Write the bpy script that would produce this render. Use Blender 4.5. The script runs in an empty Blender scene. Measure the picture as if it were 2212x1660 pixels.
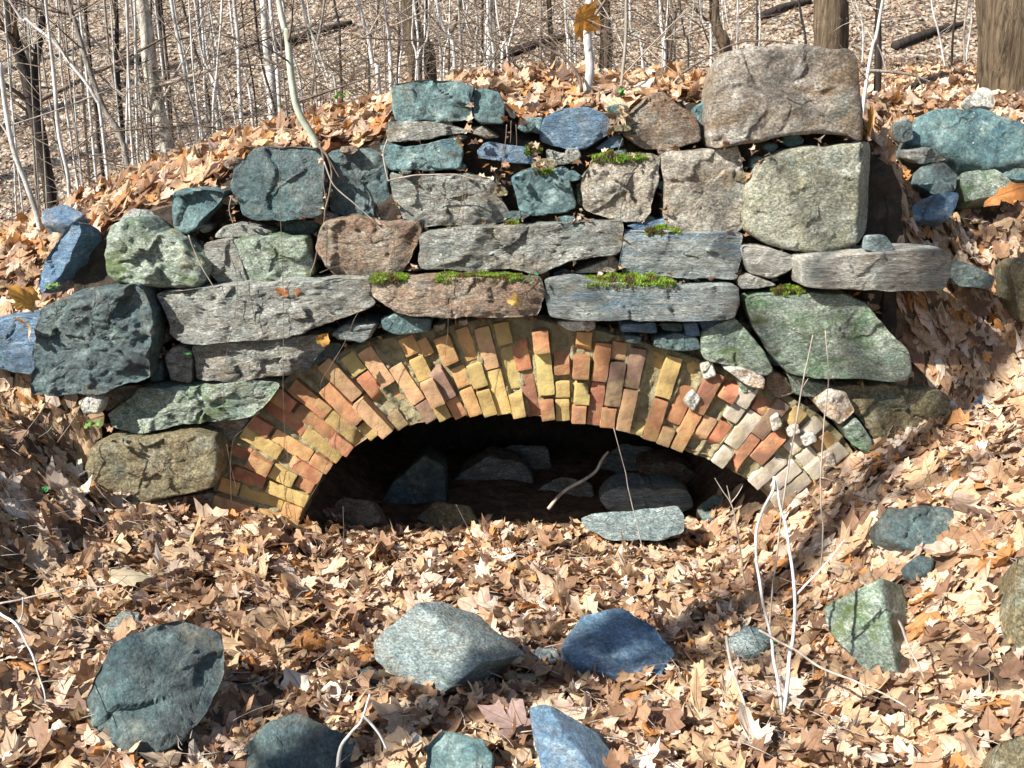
import bpy, math, random
import numpy as np
from mathutils import Vector
random.seed(7); RNG = np.random.default_rng(11)
S = bpy.context.scene
R = math.radians

# ------------------------------------------------------------------ camera
CAM = np.array([0.0, -4.1, 1.79]); PITCH = R(15); F = 2125.0
cd = bpy.data.cameras.new('camera'); co = bpy.data.objects.new('camera', cd)
S.collection.objects.link(co); co.location = CAM.tolist(); co.rotation_euler = (R(90)-PITCH, 0, 0)
cd.sensor_width = 36; cd.lens = 36*F/2212; cd.clip_start = 0.05; cd.clip_end = 400
S.camera = co
# ------------------------------------------------------------------ sky and sun
SUN = Vector((-0.64, -0.43, 0.64)).normalized()
W = bpy.data.worlds.new('World'); S.world = W; W.use_nodes = True
nt = W.node_tree; bg = nt.nodes['Background']
sk = nt.nodes.new('ShaderNodeTexSky'); sk.sky_type = 'NISHITA'; sk.sun_disc = False
sk.sun_elevation = math.asin(SUN.z); sk.sun_rotation = math.atan2(SUN.x, SUN.y)
nt.links.new(sk.outputs[0], bg.inputs[0]); bg.inputs[1].default_value = 0.065
ld = bpy.data.lights.new('sun', 'SUN'); ld.energy = 5.0; ld.angle = R(0.55); ld.color = (1, 0.95, 0.87)
lo = bpy.data.objects.new('sun', ld); S.collection.objects.link(lo)
lo.rotation_euler = SUN.to_track_quat('Z', 'Y').to_euler()
S.view_settings.view_transform = 'Standard'; S.view_settings.look = 'None'
S.view_settings.exposure = 1.32; S.view_settings.gamma = 1
S.render.engine = 'CYCLES'

# ------------------------------------------------------------------ pixel to ray (outlines measured on the photo at 2212 x 1660)
FW = np.array([0, math.cos(PITCH), -math.sin(PITCH)]); UP = np.array([0, math.sin(PITCH), math.cos(PITCH)])
def ray(px, py):
    return FW + (px-1106)/F*np.array([1., 0, 0]) + (830-py)/F*UP
def P(px, py, Y=0.0):
    d = ray(px, py); return CAM + d*((Y-CAM[1])/d[1])
def on_plane(px, py, o, n):
    d = ray(px, py); return CAM + d*(np.dot(o-CAM, n)/np.dot(d, n))

# ------------------------------------------------------------------ vectorised noise
def _h(ix, iy, iz, s):
    n = (ix*374761393 + iy*668265263 + iz*2147483647 % 1000003 + iz*1274126177 + s*974711) & 0xffffffff
    n = ((n ^ (n >> 13))*1274126177) & 0xffffffff
    n = ((n ^ (n >> 16))*2246822519) & 0xffffffff
    return ((n ^ (n >> 15)) & 0xffffff)/float(0xffffff)*2-1
def noise(p, s=0):
    p = np.asarray(p, float); i = np.floor(p).astype(np.int64); f = p-i; f = f*f*(3-2*f)
    x, y, z = i[..., 0], i[..., 1], i[..., 2]; fx, fy, fz = f[..., 0], f[..., 1], f[..., 2]
    def L(a, b, t): return a+(b-a)*t
    r = []
    for dz in (0, 1):
        a = L(_h(x, y, z+dz, s), _h(x+1, y, z+dz, s), fx); b = L(_h(x, y+1, z+dz, s), _h(x+1, y+1, z+dz, s), fx)
        r.append(L(a, b, fy))
    return L(r[0], r[1], fz)
def fbm(p, s=0, o=4, g=0.5):
    v = 0; a = 1.0; p = np.asarray(p, float)
    for k in range(o): v = v + a*noise(p*(2.03**k)+17.3*k, s+k*7); a *= g
    return v
def n2(x, y, s=0, o=3): return fbm(np.stack([x, y, np.zeros_like(x)+0.37], -1), s, o)
def sst(x, a, b):
    t = np.clip((x-a)/(b-a), 0, 1); return t*t*(3-2*t)

# ------------------------------------------------------------------ ground heights
AX = [-8, -3, -2.3, -2.05, -1.9, -1.7, -1.4, -1.0, -0.8, 0.9, 1.15, 1.35, 1.5, 1.8, 2.2, 3, 8]
AZ = [1.3, .75, .62, .5, .32, .16, .09, .05, -.01, -.01, .07, .23, .34, .50, .62, .9, 2.0]
ZFX = [-8, -3, -2.3, -1.95, -1.82, -1.48, -1.22, -.84, -.56, -.5, -.1, .05, .35, .65, 1.4, 1.62, 1.85, 2.2, 3, 8]
ZFZ = [1.3, .95, 1.05, 1.14, 1.33, 1.45, 1.60, 1.64, 1.70, 1.83, 1.83, 1.76, 1.79, 1.86, 1.84, 1.66, 1.2, 1.0, 1.25, 2.4]
ZRX = [-8, -2.76, -2.43, -2.18, -1.76, -1.46, -1.0, -.64, -.36, -.14, .48, .98, 1.9, 2.76, 8]
ZRZ = [.9, 1.15, 1.24, 1.41, 1.56, 1.66, 1.78, 1.87, 1.90, 1.97, 1.98, 1.96, 1.87, 1.86, 1.9]
def front(x, y):
    x = np.asarray(x, float); y = np.asarray(y, float)
    A = np.interp(x, AX, AZ); zf = np.interp(x, ZFX, ZFZ)
    z = A*(1-0.72*sst(-y, 0.0, 2.8)) + 0.05*sst(-y, .8, 2.6)
    z = z + np.where((y > 0) & ((x < -1.86) | (x > 1.62)), (zf-A)*np.clip(y/.36, 0, 1), 0)
    z = z - 0.065*sst(y, -.6, -.05)*sst(1.15-np.abs(x-.05), 0, .3) - 0.08*sst(y, 0.0, .35)*sst(1.0-np.abs(x-.1), 0, .2)
    return z + 0.022*n2(x*2.3, y*2.3, 3) + 0.012*n2(x*7, y*7, 5)
def yr(x): return 1.1+sst(x, 1.4, 2.3)*.8
def back(x, y):
    x = np.asarray(x, float); y = np.asarray(y, float)
    zf = np.interp(x, ZFX, ZFZ); zr = np.interp(x, ZRX, ZRZ); r = yr(x)
    t = np.clip((y-.36)/(r-.36), 0, 1); z = zf+(zr-zf)*(t**.8)
    d = y-r
    hill = 0.46*np.clip(y-13.5, 0, 60) + .10*x + .35 + 0.5*n2(x*.12, y*.12, 9)
    hill = hill*1.0
    near_r = zr + .07*d
    low = zr + (np.minimum(-.1, .1*x-.1)-zr)*sst(d, 0, 3.5)
    zl = np.maximum(low, 0)*0 + low*(1-sst(y, 8, 14)) + hill*sst(y, 8, 14)
    w = sst(x, .9+.12*np.clip(d, 0, 50), 3.2+.25*np.clip(d, 0, 50))
    zz = zl*(1-w) + np.maximum(near_r, hill)*w
    z = np.where(d > 0, zz, z)
    return z + 0.02*n2(x*2.3, y*2.3, 23) + 0.012*n2(x*6, y*6, 25)*(y < 5)

# ------------------------------------------------------------------ mesh helpers
def mesh_obj(name, V, faces, mat=None, parent=None, origin=None, smooth=True, col=None, uv=None, **kw):
    V = np.asarray(V, float)
    if origin is None: origin = V.mean(0)
    o0 = np.asarray(origin, float)
    pl = np.zeros(3) if parent is None else np.array(parent.location)
    me = bpy.data.meshes.new(name); me.vertices.add(len(V)); me.vertices.foreach_set('co', (V-o0).astype(np.float32).ravel())
    if not isinstance(faces, list): faces = [faces]
    faces = [np.asarray(f) for f in faces if len(f)]
    nl = sum(f.size for f in faces); npoly = sum(len(f) for f in faces)
    me.loops.add(nl); me.polygons.add(npoly)
    me.loops.foreach_set('vertex_index', np.concatenate([f.ravel() for f in faces]).astype(np.int32))
    tot = np.concatenate([np.full(len(f), f.shape[1]) for f in faces]); st = np.concatenate([[0], np.cumsum(tot)[:-1]])
    me.polygons.foreach_set('loop_start', st.astype(np.int32)); me.polygons.foreach_set('loop_total', tot.astype(np.int32))
    me.polygons.foreach_set('use_smooth', np.full(npoly, smooth)); me.update(calc_edges=True)
    if col is not None:
        a = me.color_attributes.new('Col', 'FLOAT_COLOR', 'POINT')
        a.data.foreach_set('color', np.concatenate([col, np.ones((len(V), 1))], 1).astype(np.float32).ravel())
    if uv is not None:
        a = me.attributes.new('leafuv', 'FLOAT_VECTOR', 'POINT')
        a.data.foreach_set('vector', np.concatenate([uv, np.zeros((len(V), 1))], 1).astype(np.float32).ravel())
    if mat: me.materials.append(mat)
    ob = bpy.data.objects.new(name, me); S.collection.objects.link(ob)
    ob.location = (o0-pl).tolist()
    if parent: ob.parent = parent
    for k, v in kw.items(): ob[k] = v
    return ob
def empty(name, loc, **kw):
    o = bpy.data.objects.new(name, None); S.collection.objects.link(o); o.location = list(map(float, loc)); o.empty_display_size = .1
    for k, v in kw.items(): o[k] = v
    return o
def gridfaces(nu, nv, closed_u=False, off=0):
    iu = np.arange(nu if closed_u else nu-1); iv = np.arange(nv-1); a, b = np.meshgrid(iu, iv, indexing='ij')
    a2 = (a+1) % nu; return np.stack([a*nv+b, a2*nv+b, a2*nv+b+1, a*nv+b+1], -1).reshape(-1, 4)+off
def tube(pts, rad, n=7, wob=0.0, seed=0):
    pts = np.asarray(pts, float); rad = np.broadcast_to(np.asarray(rad, float), (len(pts),))
    T = np.gradient(pts, axis=0); T /= np.linalg.norm(T, axis=1)[:, None]+1e-9
    ref = np.array([0.31, -.9, .2]) if abs(T[0][1]) < .8 else np.array([1., 0, 0.1])
    A = np.cross(T, ref); A /= np.linalg.norm(A, axis=1)[:, None]+1e-9; B = np.cross(T, A)
    th = np.arange(n)/n*2*math.pi
    V = pts[:, None] + rad[:, None, None]*(np.cos(th)[None, :, None]*A[:, None]+np.sin(th)[None, :, None]*B[:, None])
    if wob: V = V + (V-pts[:, None])*wob*noise(V*np.array([9, 9, 3.]), seed)[..., None]
    m = len(pts); V = V.reshape(-1, 3)
    a, b = np.meshgrid(np.arange(m-1), np.arange(n), indexing='ij'); b2 = (b+1) % n
    Fq = np.stack([a*n+b, a*n+b2, (a+1)*n+b2, (a+1)*n+b], -1).reshape(-1, 4)
    V = np.vstack([V, pts[0], pts[-1]]); k = m*n
    i = np.arange(n); j = (i+1) % n
    Ft = np.vstack([np.stack([np.full(n, k), j, i], 1), np.stack([np.full(n, k+1), (m-1)*n+i, (m-1)*n+j], 1)])
    return V, Fq, Ft
class Bag:
    def __init__(s): s.V = []; s.Q = []; s.T = []; s.n = 0
    def add(s, V, Q=None, T=None):
        s.V.append(V)
        if Q is not None and len(Q): s.Q.append(Q+s.n)
        if T is not None and len(T): s.T.append(T+s.n)
        s.n += len(V)
    def build(s, name, mat, parent=None, **kw):
        fs = []
        if s.Q: fs.append(np.vstack(s.Q))
        if s.T: fs.append(np.vstack(s.T))
        return mesh_obj(name, np.vstack(s.V), fs, mat, parent, **kw)
def spline(pts, n):
    pts = np.asarray(pts, float); m = len(pts)
    if m < 3:
        t = np.linspace(0, 1, n)[:, None]; return pts[0]*(1-t)+pts[-1]*t
    q = np.vstack([2*pts[0]-pts[1], pts, 2*pts[-1]-pts[-2]]); out = []
    for t in np.linspace(0, m-1-1e-6, n):
        i = int(t); f = t-i; a, b, c, d = q[i:i+4]
        out.append(.5*((2*b)+(-a+c)*f+(2*a-5*b+4*c-d)*f*f+(-a+3*b-3*c+d)*f**3))
    return np.array(out)

# ------------------------------------------------------------------ materials
def newmat(name):
    m = bpy.data.materials.new(name); m.use_nodes = True; t = m.node_tree
    return m, t, t.nodes['Principled BSDF']
def nn(t, kind, **kw):
    n = t.nodes.new(kind)
    for k, v in kw.items():
        if k in n.inputs: n.inputs[k].default_value = v
        else: setattr(n, k, v)
    return n
def ramp(t, src, stops):
    r = t.nodes.new('ShaderNodeValToRGB'); e = r.color_ramp.elements
    while len(e) < len(stops): e.new(.5)
    for el, (p, c) in zip(e, stops): el.position = p; el.color = (*c, 1) if len(c) == 3 else c
    t.links.new(src, r.inputs[0]); return r.outputs[0]
def mixc(t, f, a, b, mode='MIX'):
    m = t.nodes.new('ShaderNodeMix'); m.data_type = 'RGBA'; m.blend_type = mode
    for s, v in ((m.inputs[0], f), (m.inputs[6], a), (m.inputs[7], b)):
        if hasattr(v, 'is_linked') or hasattr(v, 'links'): t.links.new(v, s)
        elif isinstance(v, (int, float)): s.default_value = v
        else: s.default_value = (*v, 1)
    return m.outputs[2]
def tex(t, vec, scale, detail=4, rough=.6, dist=0):
    n = nn(t, 'ShaderNodeTexNoise'); n.inputs['Scale'].default_value = scale; n.inputs['Detail'].default_value = detail
    n.inputs['Roughness'].default_value = rough; n.inputs['Distortion'].default_value = dist
    t.links.new(vec, n.inputs['Vector']); return n.outputs['Fac']
def objvec(t, stretch=(1, 1, 1), rot=0):
    tc = nn(t, 'ShaderNodeTexCoord'); oi = nn(t, 'ShaderNodeObjectInfo')
    mp = nn(t, 'ShaderNodeMapping'); mp.inputs['Scale'].default_value = stretch; mp.inputs['Rotation'].default_value = (0, rot, 0)
    t.links.new(tc.outputs['Object'], mp.inputs['Vector'])
    ml = nn(t, 'ShaderNodeMath', operation='MULTIPLY'); ml.inputs[1].default_value = 57.0; t.links.new(oi.outputs['Random'], ml.inputs[0])
    ad = nn(t, 'ShaderNodeVectorMath', operation='ADD'); t.links.new(mp.outputs[0], ad.inputs[0]); t.links.new(ml.outputs[0], ad.inputs[1])
    return ad.outputs[0]
def bump(t, bs, h, strength, dist, prev=None):
    b = nn(t, 'ShaderNodeBump'); b.inputs['Strength'].default_value = strength; b.inputs['Distance'].default_value = dist
    t.links.new(h, b.inputs['Height'])
    if prev: t.links.new(prev, b.inputs['Normal'])
    if bs: t.links.new(b.outputs[0], bs.inputs['Normal'])
    return b.outputs[0]
def stone_mat(name, A, B, C, D, stretch=(1, 1, 1), rot=0, cw=.5, spec=.5, rough=.45, lich=0.0, moss=0.0, grain=.6):
    m, t, bs = newmat(name); v = objvec(t, stretch, rot); vi = objvec(t)
    c = ramp(t, tex(t, v, 5, 6, .62, .4), [(.36, A), (.62, B)])
    c = mixc(t, ramp(t, tex(t, v, 3.1, 7, .65, .8), [(cw, (0, 0, 0)), (cw+.12, (1, 1, 1))]), c, C)
    c = mixc(t, ramp(t, tex(t, v, 11, 8, .7), [(.52, (0, 0, 0)), (.66, (.75,)*3)]), c, D)
    c = mixc(t, ramp(t, tex(t, vi, 4.2, 8, .72, 1.0), [(.54, (0, 0, 0)), (.70, (.55,)*3)]), c, (.21, .155, .085))
    c = mixc(t, ramp(t, tex(t, vi, 6.3, 8, .72, .6), [(.53, (0, 0, 0)), (.68, (.5,)*3)]), c, (.085, .17, .165))
    c = mixc(t, ramp(t, tex(t, vi, 15, 8, .78, .6), [(.60, (0, 0, 0)), (.70, (.55,)*3)]), c, (.44, .46, .42))
    sp = tex(t, v, 95, 3, .7)
    c = mixc(t, grain, c, ramp(t, sp, [(.38, (.12,)*3), (.5, (.5,)*3), (.64, (.98,)*3)]), 'OVERLAY')
    c = mixc(t, .5, c, ramp(t, tex(t, v, 32, 5, .75), [(.38, (.2,)*3), (.5, (.5,)*3), (.64, (.85,)*3)]), 'OVERLAY')
    cr = nn(t, 'ShaderNodeTexVoronoi', feature='DISTANCE_TO_EDGE'); cr.inputs['Scale'].default_value = 4.5
    wp = nn(t, 'ShaderNodeVectorMath', operation='ADD'); wn = nn(t, 'ShaderNodeTexNoise'); wn.inputs['Scale'].default_value = 6; wn.inputs['Detail'].default_value = 5
    t.links.new(v, wn.inputs['Vector']); sc = nn(t, 'ShaderNodeVectorMath', operation='SCALE'); sc.inputs['Scale'].default_value = .35
    t.links.new(wn.outputs['Color'], sc.inputs[0]); t.links.new(v, wp.inputs[0]); t.links.new(sc.outputs[0], wp.inputs[1]); t.links.new(wp.outputs[0], cr.inputs['Vector'])
    crk = ramp(t, cr.outputs['Distance'], [(0, (0, 0, 0)), (.022, (1, 1, 1))])
    msk = ramp(t, tex(t, vi, 2.5, 2), [(.6, (1, 1, 1)), (.66, (0, 0, 0))])
    crk2 = mixc(t, msk, crk, (1, 1, 1))
    c = mixc(t, 1.0, c, mixc(t, crk2, (.35, .33, .3), (1, 1, 1)), 'MULTIPLY')
    if lich:
        vo = nn(t, 'ShaderNodeTexVoronoi'); vo.inputs['Scale'].default_value = 42; t.links.new(vi, vo.inputs['Vector'])
        lm = ramp(t, vo.outputs['Distance'], [(.16, (1, 1, 1)), (.26, (0, 0, 0))]); zone = ramp(t, tex(t, vi, 7, 4), [(.62-lich*.1, (0, 0, 0)), (.68-lich*.1, (1, 1, 1))])
        f = mixc(t, 1.0, lm, zone, 'MULTIPLY'); c = mixc(t, f, c, (.5, .56, .46))
    if moss:
        f = ramp(t, tex(t, vi, 5.5, 7, .7), [(.62-.2*moss, (0, 0, 0)), (.70-.2*moss, (.85,)*3)]); c = mixc(t, f, c, (.085, .13, .025))
    t.links.new(c, bs.inputs['Base Color'])
    rr = ramp(t, tex(t, v, 40, 4), [(.35, (rough-.14,)*3), (.65, (rough+.28,)*3)]); t.links.new(rr, bs.inputs['Roughness'])
    bs.inputs['Specular IOR Level'].default_value = spec
    n1 = bump(t, None, tex(t, v, 9, 9, .7, .3), .9, .05)
    n2_ = bump(t, None, tex(t, v, 48, 7, .78), .9, .011, n1)
    bump(t, bs, crk2, .7, .012, n2_)
    return m
M = {}
M['dark'] = stone_mat('dark_gneiss', (0.036, 0.054, 0.058), (0.096, 0.147, 0.147), (0.051, 0.102, 0.109), (0.205, 0.256, 0.230), rough=.42, spec=.6, grain=.4)
M['teal'] = stone_mat('teal_gneiss', (0.051, 0.109, 0.115), (0.128, 0.224, 0.224), (0.045, 0.115, 0.141), (0.282, 0.371, 0.346), rough=.42, spec=.6, lich=.3, grain=.4)
M['blue'] = stone_mat('blue_slate', (0.058, 0.122, 0.198), (0.141, 0.243, 0.346), (0.090, 0.179, 0.294), (0.320, 0.422, 0.486), (1, 1, 2.2), .12, rough=.42, spec=.6, grain=.4)
M['grey'] = stone_mat('grey_gneiss', (0.154, 0.160, 0.141), (0.333, 0.339, 0.301), (0.243, 0.211, 0.154), (0.486, 0.486, 0.448), (1, 1, 2.5), .06, lich=.4)
M['band'] = stone_mat('banded_schist', (0.154, 0.179, 0.179), (0.346, 0.384, 0.358), (0.166, 0.243, 0.307), (0.512, 0.512, 0.448), (.8, 1, 6), .05, lich=.2)
M['tan'] = stone_mat('tan_granite', (0.238, 0.205, 0.151), (0.410, 0.373, 0.302), (0.302, 0.238, 0.162), (0.540, 0.518, 0.464), (1, 1, 1.6), .05)
M['brown'] = stone_mat('brown_gneiss', (0.166, 0.122, 0.083), (0.320, 0.250, 0.179), (0.243, 0.147, 0.090), (0.435, 0.384, 0.320), (1, 1, 1.8), .1)
M['green'] = stone_mat('green_schist', (0.166, 0.218, 0.166), (0.320, 0.371, 0.294), (0.128, 0.218, 0.115), (0.461, 0.499, 0.435), (1, 1, 1.7), .5, moss=.35, rough=.42)
M['pale'] = stone_mat('pale_schist', (0.300, 0.290, 0.250), (0.500, 0.480, 0.420), (0.360, 0.310, 0.230), (0.600, 0.600, 0.560), (.6, 1, 8), .04, cw=.56)
M['block'] = stone_mat('speckled_granite', (0.259, 0.254, 0.184), (0.389, 0.389, 0.302), (0.292, 0.281, 0.173), (0.497, 0.518, 0.454), (1, 1, 1.5), .1, cw=.5, grain=.6)
M['boulder'] = stone_mat('boulder_granite', (0.216, 0.178, 0.130), (0.367, 0.324, 0.270), (0.227, 0.162, 0.097), (0.454, 0.443, 0.410), (1, 1, 1.5), -.5, cw=.48, grain=.6)
M['olive'] = stone_mat('olive_gneiss', (0.128, 0.109, 0.058), (0.243, 0.211, 0.115), (0.166, 0.122, 0.058), (0.333, 0.307, 0.218), cw=.5, moss=.1)
M['sky'] = stone_mat('bright_slate', (0.156, 0.211, 0.211), (0.281, 0.335, 0.328), (0.187, 0.242, 0.242), (0.390, 0.437, 0.406), (1, 1, 2.4), .7)
M['white'] = stone_mat('quartz_stone', (0.399, 0.380, 0.323), (0.627, 0.608, 0.532), (0.427, 0.361, 0.247), (0.712, 0.712, 0.684))
M['rust'] = stone_mat('rusty_stone', (0.307, 0.192, 0.115), (0.512, 0.371, 0.230), (0.576, 0.550, 0.486), (0.640, 0.589, 0.512))

def soil_mat(name, a, b, c):
    m, t, bs = newmat(name); tc = nn(t, 'ShaderNodeTexCoord'); v = tc.outputs['Object']
    col = ramp(t, tex(t, v, 14, 8, .75, .6), [(.32, a), (.5, b), (.68, c)])
    t.links.new(col, bs.inputs['Base Color']); bs.inputs['Roughness'].default_value = .9
    bump(t, bs, tex(t, v, 22, 8, .75, .4), 1.0, .05); return m
M['soil'] = soil_mat('leafy_soil', (.05, .028, .014), (.16, .10, .055), (.34, .23, .14))
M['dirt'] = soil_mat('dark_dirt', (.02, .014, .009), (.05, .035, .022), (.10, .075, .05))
def hill_mat():
    m, t, bs = newmat('hill_litter'); tc = nn(t, 'ShaderNodeTexCoord'); v = tc.outputs['Object']; vo = nn(t, 'ShaderNodeTexVoronoi'); vo.inputs['Scale'].default_value = 11; vo.inputs['Randomness'].default_value = 1
    t.links.new(v, vo.inputs['Vector']); sx = nn(t, 'ShaderNodeSeparateColor'); t.links.new(vo.outputs['Color'], sx.inputs[0])
    c = ramp(t, sx.outputs[0], [(.0, (.035, .028, .022)), (.3, (.08, .06, .045)), (.38, (.20, .155, .11)), (.7, (.28, .23, .17)), (1, (.40, .36, .30))])
    c = mixc(t, ramp(t, tex(t, v, .9, 6, .7), [(.5, (0, 0, 0)), (.62, (.5,)*3)]), c, (.09, .065, .045))
    t.links.new(c, bs.inputs['Base Color']); bs.inputs['Roughness'].default_value = .9; bump(t, bs, vo.outputs['Distance'], 1.0, .06); return m
M['hill'] = hill_mat()
M['mortar'] = soil_mat('lime_mortar', (.20, .17, .08), (.37, .32, .18), (.50, .46, .30))
def leaf_mat(name, veins=True, trans=.35):
    m, t, bs = newmat(name); at = nn(t, 'ShaderNodeAttribute', attribute_name='Col'); tc = nn(t, 'ShaderNodeTexCoord')
    c = mixc(t, .55, at.outputs['Color'], ramp(t, tex(t, tc.outputs['Object'], 45, 5, .7), [(.3, (.25,)*3), (.5, (.5,)*3), (.7, (.78,)*3)]), 'OVERLAY')
    if veins:
        uv = nn(t, 'ShaderNodeAttribute', attribute_name='leafuv'); sx = nn(t, 'ShaderNodeSeparateXYZ'); t.links.new(uv.outputs['Vector'], sx.inputs[0])
        an = nn(t, 'ShaderNodeMath', operation='ARCTAN2'); t.links.new(sx.outputs[0], an.inputs[0]); t.links.new(sx.outputs[1], an.inputs[1])
        m4 = nn(t, 'ShaderNodeMath', operation='MULTIPLY'); m4.inputs[1].default_value = 4; t.links.new(an.outputs[0], m4.inputs[0])
        sn = nn(t, 'ShaderNodeMath', operation='SINE'); t.links.new(m4.outputs[0], sn.inputs[0]); ab = nn(t, 'ShaderNodeMath', operation='ABSOLUTE'); t.links.new(sn.outputs[0], ab.inputs[0])
        ln = nn(t, 'ShaderNodeVectorMath', operation='LENGTH'); t.links.new(uv.outputs['Vector'], ln.inputs[0])
        pr = nn(t, 'ShaderNodeMath', operation='MULTIPLY'); t.links.new(ab.outputs[0], pr.inputs[0]); t.links.new(ln.outputs['Value'], pr.inputs[1])
        vm = ramp(t, pr.outputs[0], [(.02, (1, 1, 1)), (.07, (0, 0, 0))]); c = mixc(t, mixc(t, .5, (0, 0, 0), vm), c, (.13, .07, .035))
        bump(t, bs, vm, .35, .004)
    t.links.new(c, bs.inputs['Base Color']); bs.inputs['Roughness'].default_value = .62; bs.inputs['Specular IOR Level'].default_value = .35
    tr = nn(t, 'ShaderNodeBsdfTranslucent'); t.links.new(c, tr.inputs['Color']); mx = nn(t, 'ShaderNodeMixShader'); mx.inputs[0].default_value = trans
    out = t.nodes['Material Output']; t.links.new(bs.outputs[0], mx.inputs[1]); t.links.new(tr.outputs[0], mx.inputs[2]); t.links.new(mx.outputs[0], out.inputs['Surface'])
    return m
M['leaf'] = leaf_mat('dry_leaf'); M['farleaf'] = leaf_mat('far_leaf', False, .25); M['greenleaf'] = leaf_mat('green_leaf', False, .3)
M['moss'] = leaf_mat('moss_blades', False, .25)
def brick_mat():
    m, t, bs = newmat('fired_brick'); at = nn(t, 'ShaderNodeAttribute', attribute_name='Col'); tc = nn(t, 'ShaderNodeTexCoord'); v = tc.outputs['Object']
    c = mixc(t, .5, at.outputs['Color'], ramp(t, tex(t, v, 16, 6, .6), [(.3, (.2,)*3), (.5, (.5,)*3), (.7, (.8,)*3)]), 'OVERLAY')
    c = mixc(t, ramp(t, tex(t, v, 9, 7, .7, .4), [(.5, (0, 0, 0)), (.66, (.6,)*3)]), c, (.40, .32, .13))
    c = mixc(t, ramp(t, tex(t, v, 13, 7, .72, .2), [(.66, (0, 0, 0)), (.72, (.7,)*3)]), c, (.55, .50, .36))
    c = mixc(t, ramp(t, tex(t, v, 6, 6, .7, .4), [(.54, (0, 0, 0)), (.7, (.65,)*3)]), c, (.15, .11, .08))
    c = mixc(t, ramp(t, tex(t, v, 70, 3, .7), [(.68, (0, 0, 0)), (.74, (.7,)*3)]), c, (.10, .06, .035))
    t.links.new(c, bs.inputs['Base Color']); bs.inputs['Roughness'].default_value = .75; bs.inputs['Specular IOR Level'].default_value = .3
    n1 = bump(t, None, tex(t, v, 26, 7, .68), .5, .012); bump(t, bs, tex(t, v, 120, 5, .7), .5, .003, n1); return m
M['brick'] = brick_mat()
def bark_mat(name, A, B, sc=(22, 22, 3), strength=1.0, dist=.02, lichen=None):
    m, t, bs = newmat(name); v = objvec(t, sc)
    n = tex(t, v, 1, 6, .7, .5); c = ramp(t, n, [(.36, A), (.6, B)])
    if lichen: c = mixc(t, ramp(t, tex(t, objvec(t), 6, 6, .7), [(.5, (0, 0, 0)), (.6, (.8,)*3)]), c, lichen)
    t.links.new(c, bs.inputs['Base Color']); bs.inputs['Roughness'].default_value = .8; bs.inputs['Specular IOR Level'].default_value = .2
    bump(t, bs, n, strength, dist); return m
M['bark_dark'] = bark_mat('dark_bark', (.010, .008, .008), (.045, .036, .03))
M['bark_brown'] = bark_mat('brown_bark', (.035, .025, .016), (.15, .11, .07), (40, 40, 3.5), 1, .03)
M['bark_grey'] = bark_mat('grey_bark', (.12, .105, .09), (.30, .27, .23), (30, 30, 4), 1, .02)
M['bark_pale'] = bark_mat('pale_bark', (.33, .32, .31), (.60, .59, .57), (12, 12, 5), .5, .006, (.22, .22, .18))
M['bark_green'] = bark_mat('greenish_bark', (.22, .24, .18), (.42, .44, .35), (10, 10, 8), .4, .004, (.5, .5, .44))
M['bark_shag'] = bark_mat('shaggy_bark', (.10, .085, .065), (.62, .58, .50), (14, 14, 4), 1, .05)
M['twig'] = bark_mat('pale_twig', (.20, .165, .13), (.40, .35, .30), (30, 30, 10), .4, .002)
M['twigdark'] = bark_mat('dark_twig', (.06, .045, .035), (.17, .13, .10), (30, 30, 10), .4, .002)
M['root'] = bark_mat('root_bark', (.07, .05, .035), (.20, .15, .11), (30, 30, 10), .6, .003)

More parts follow.
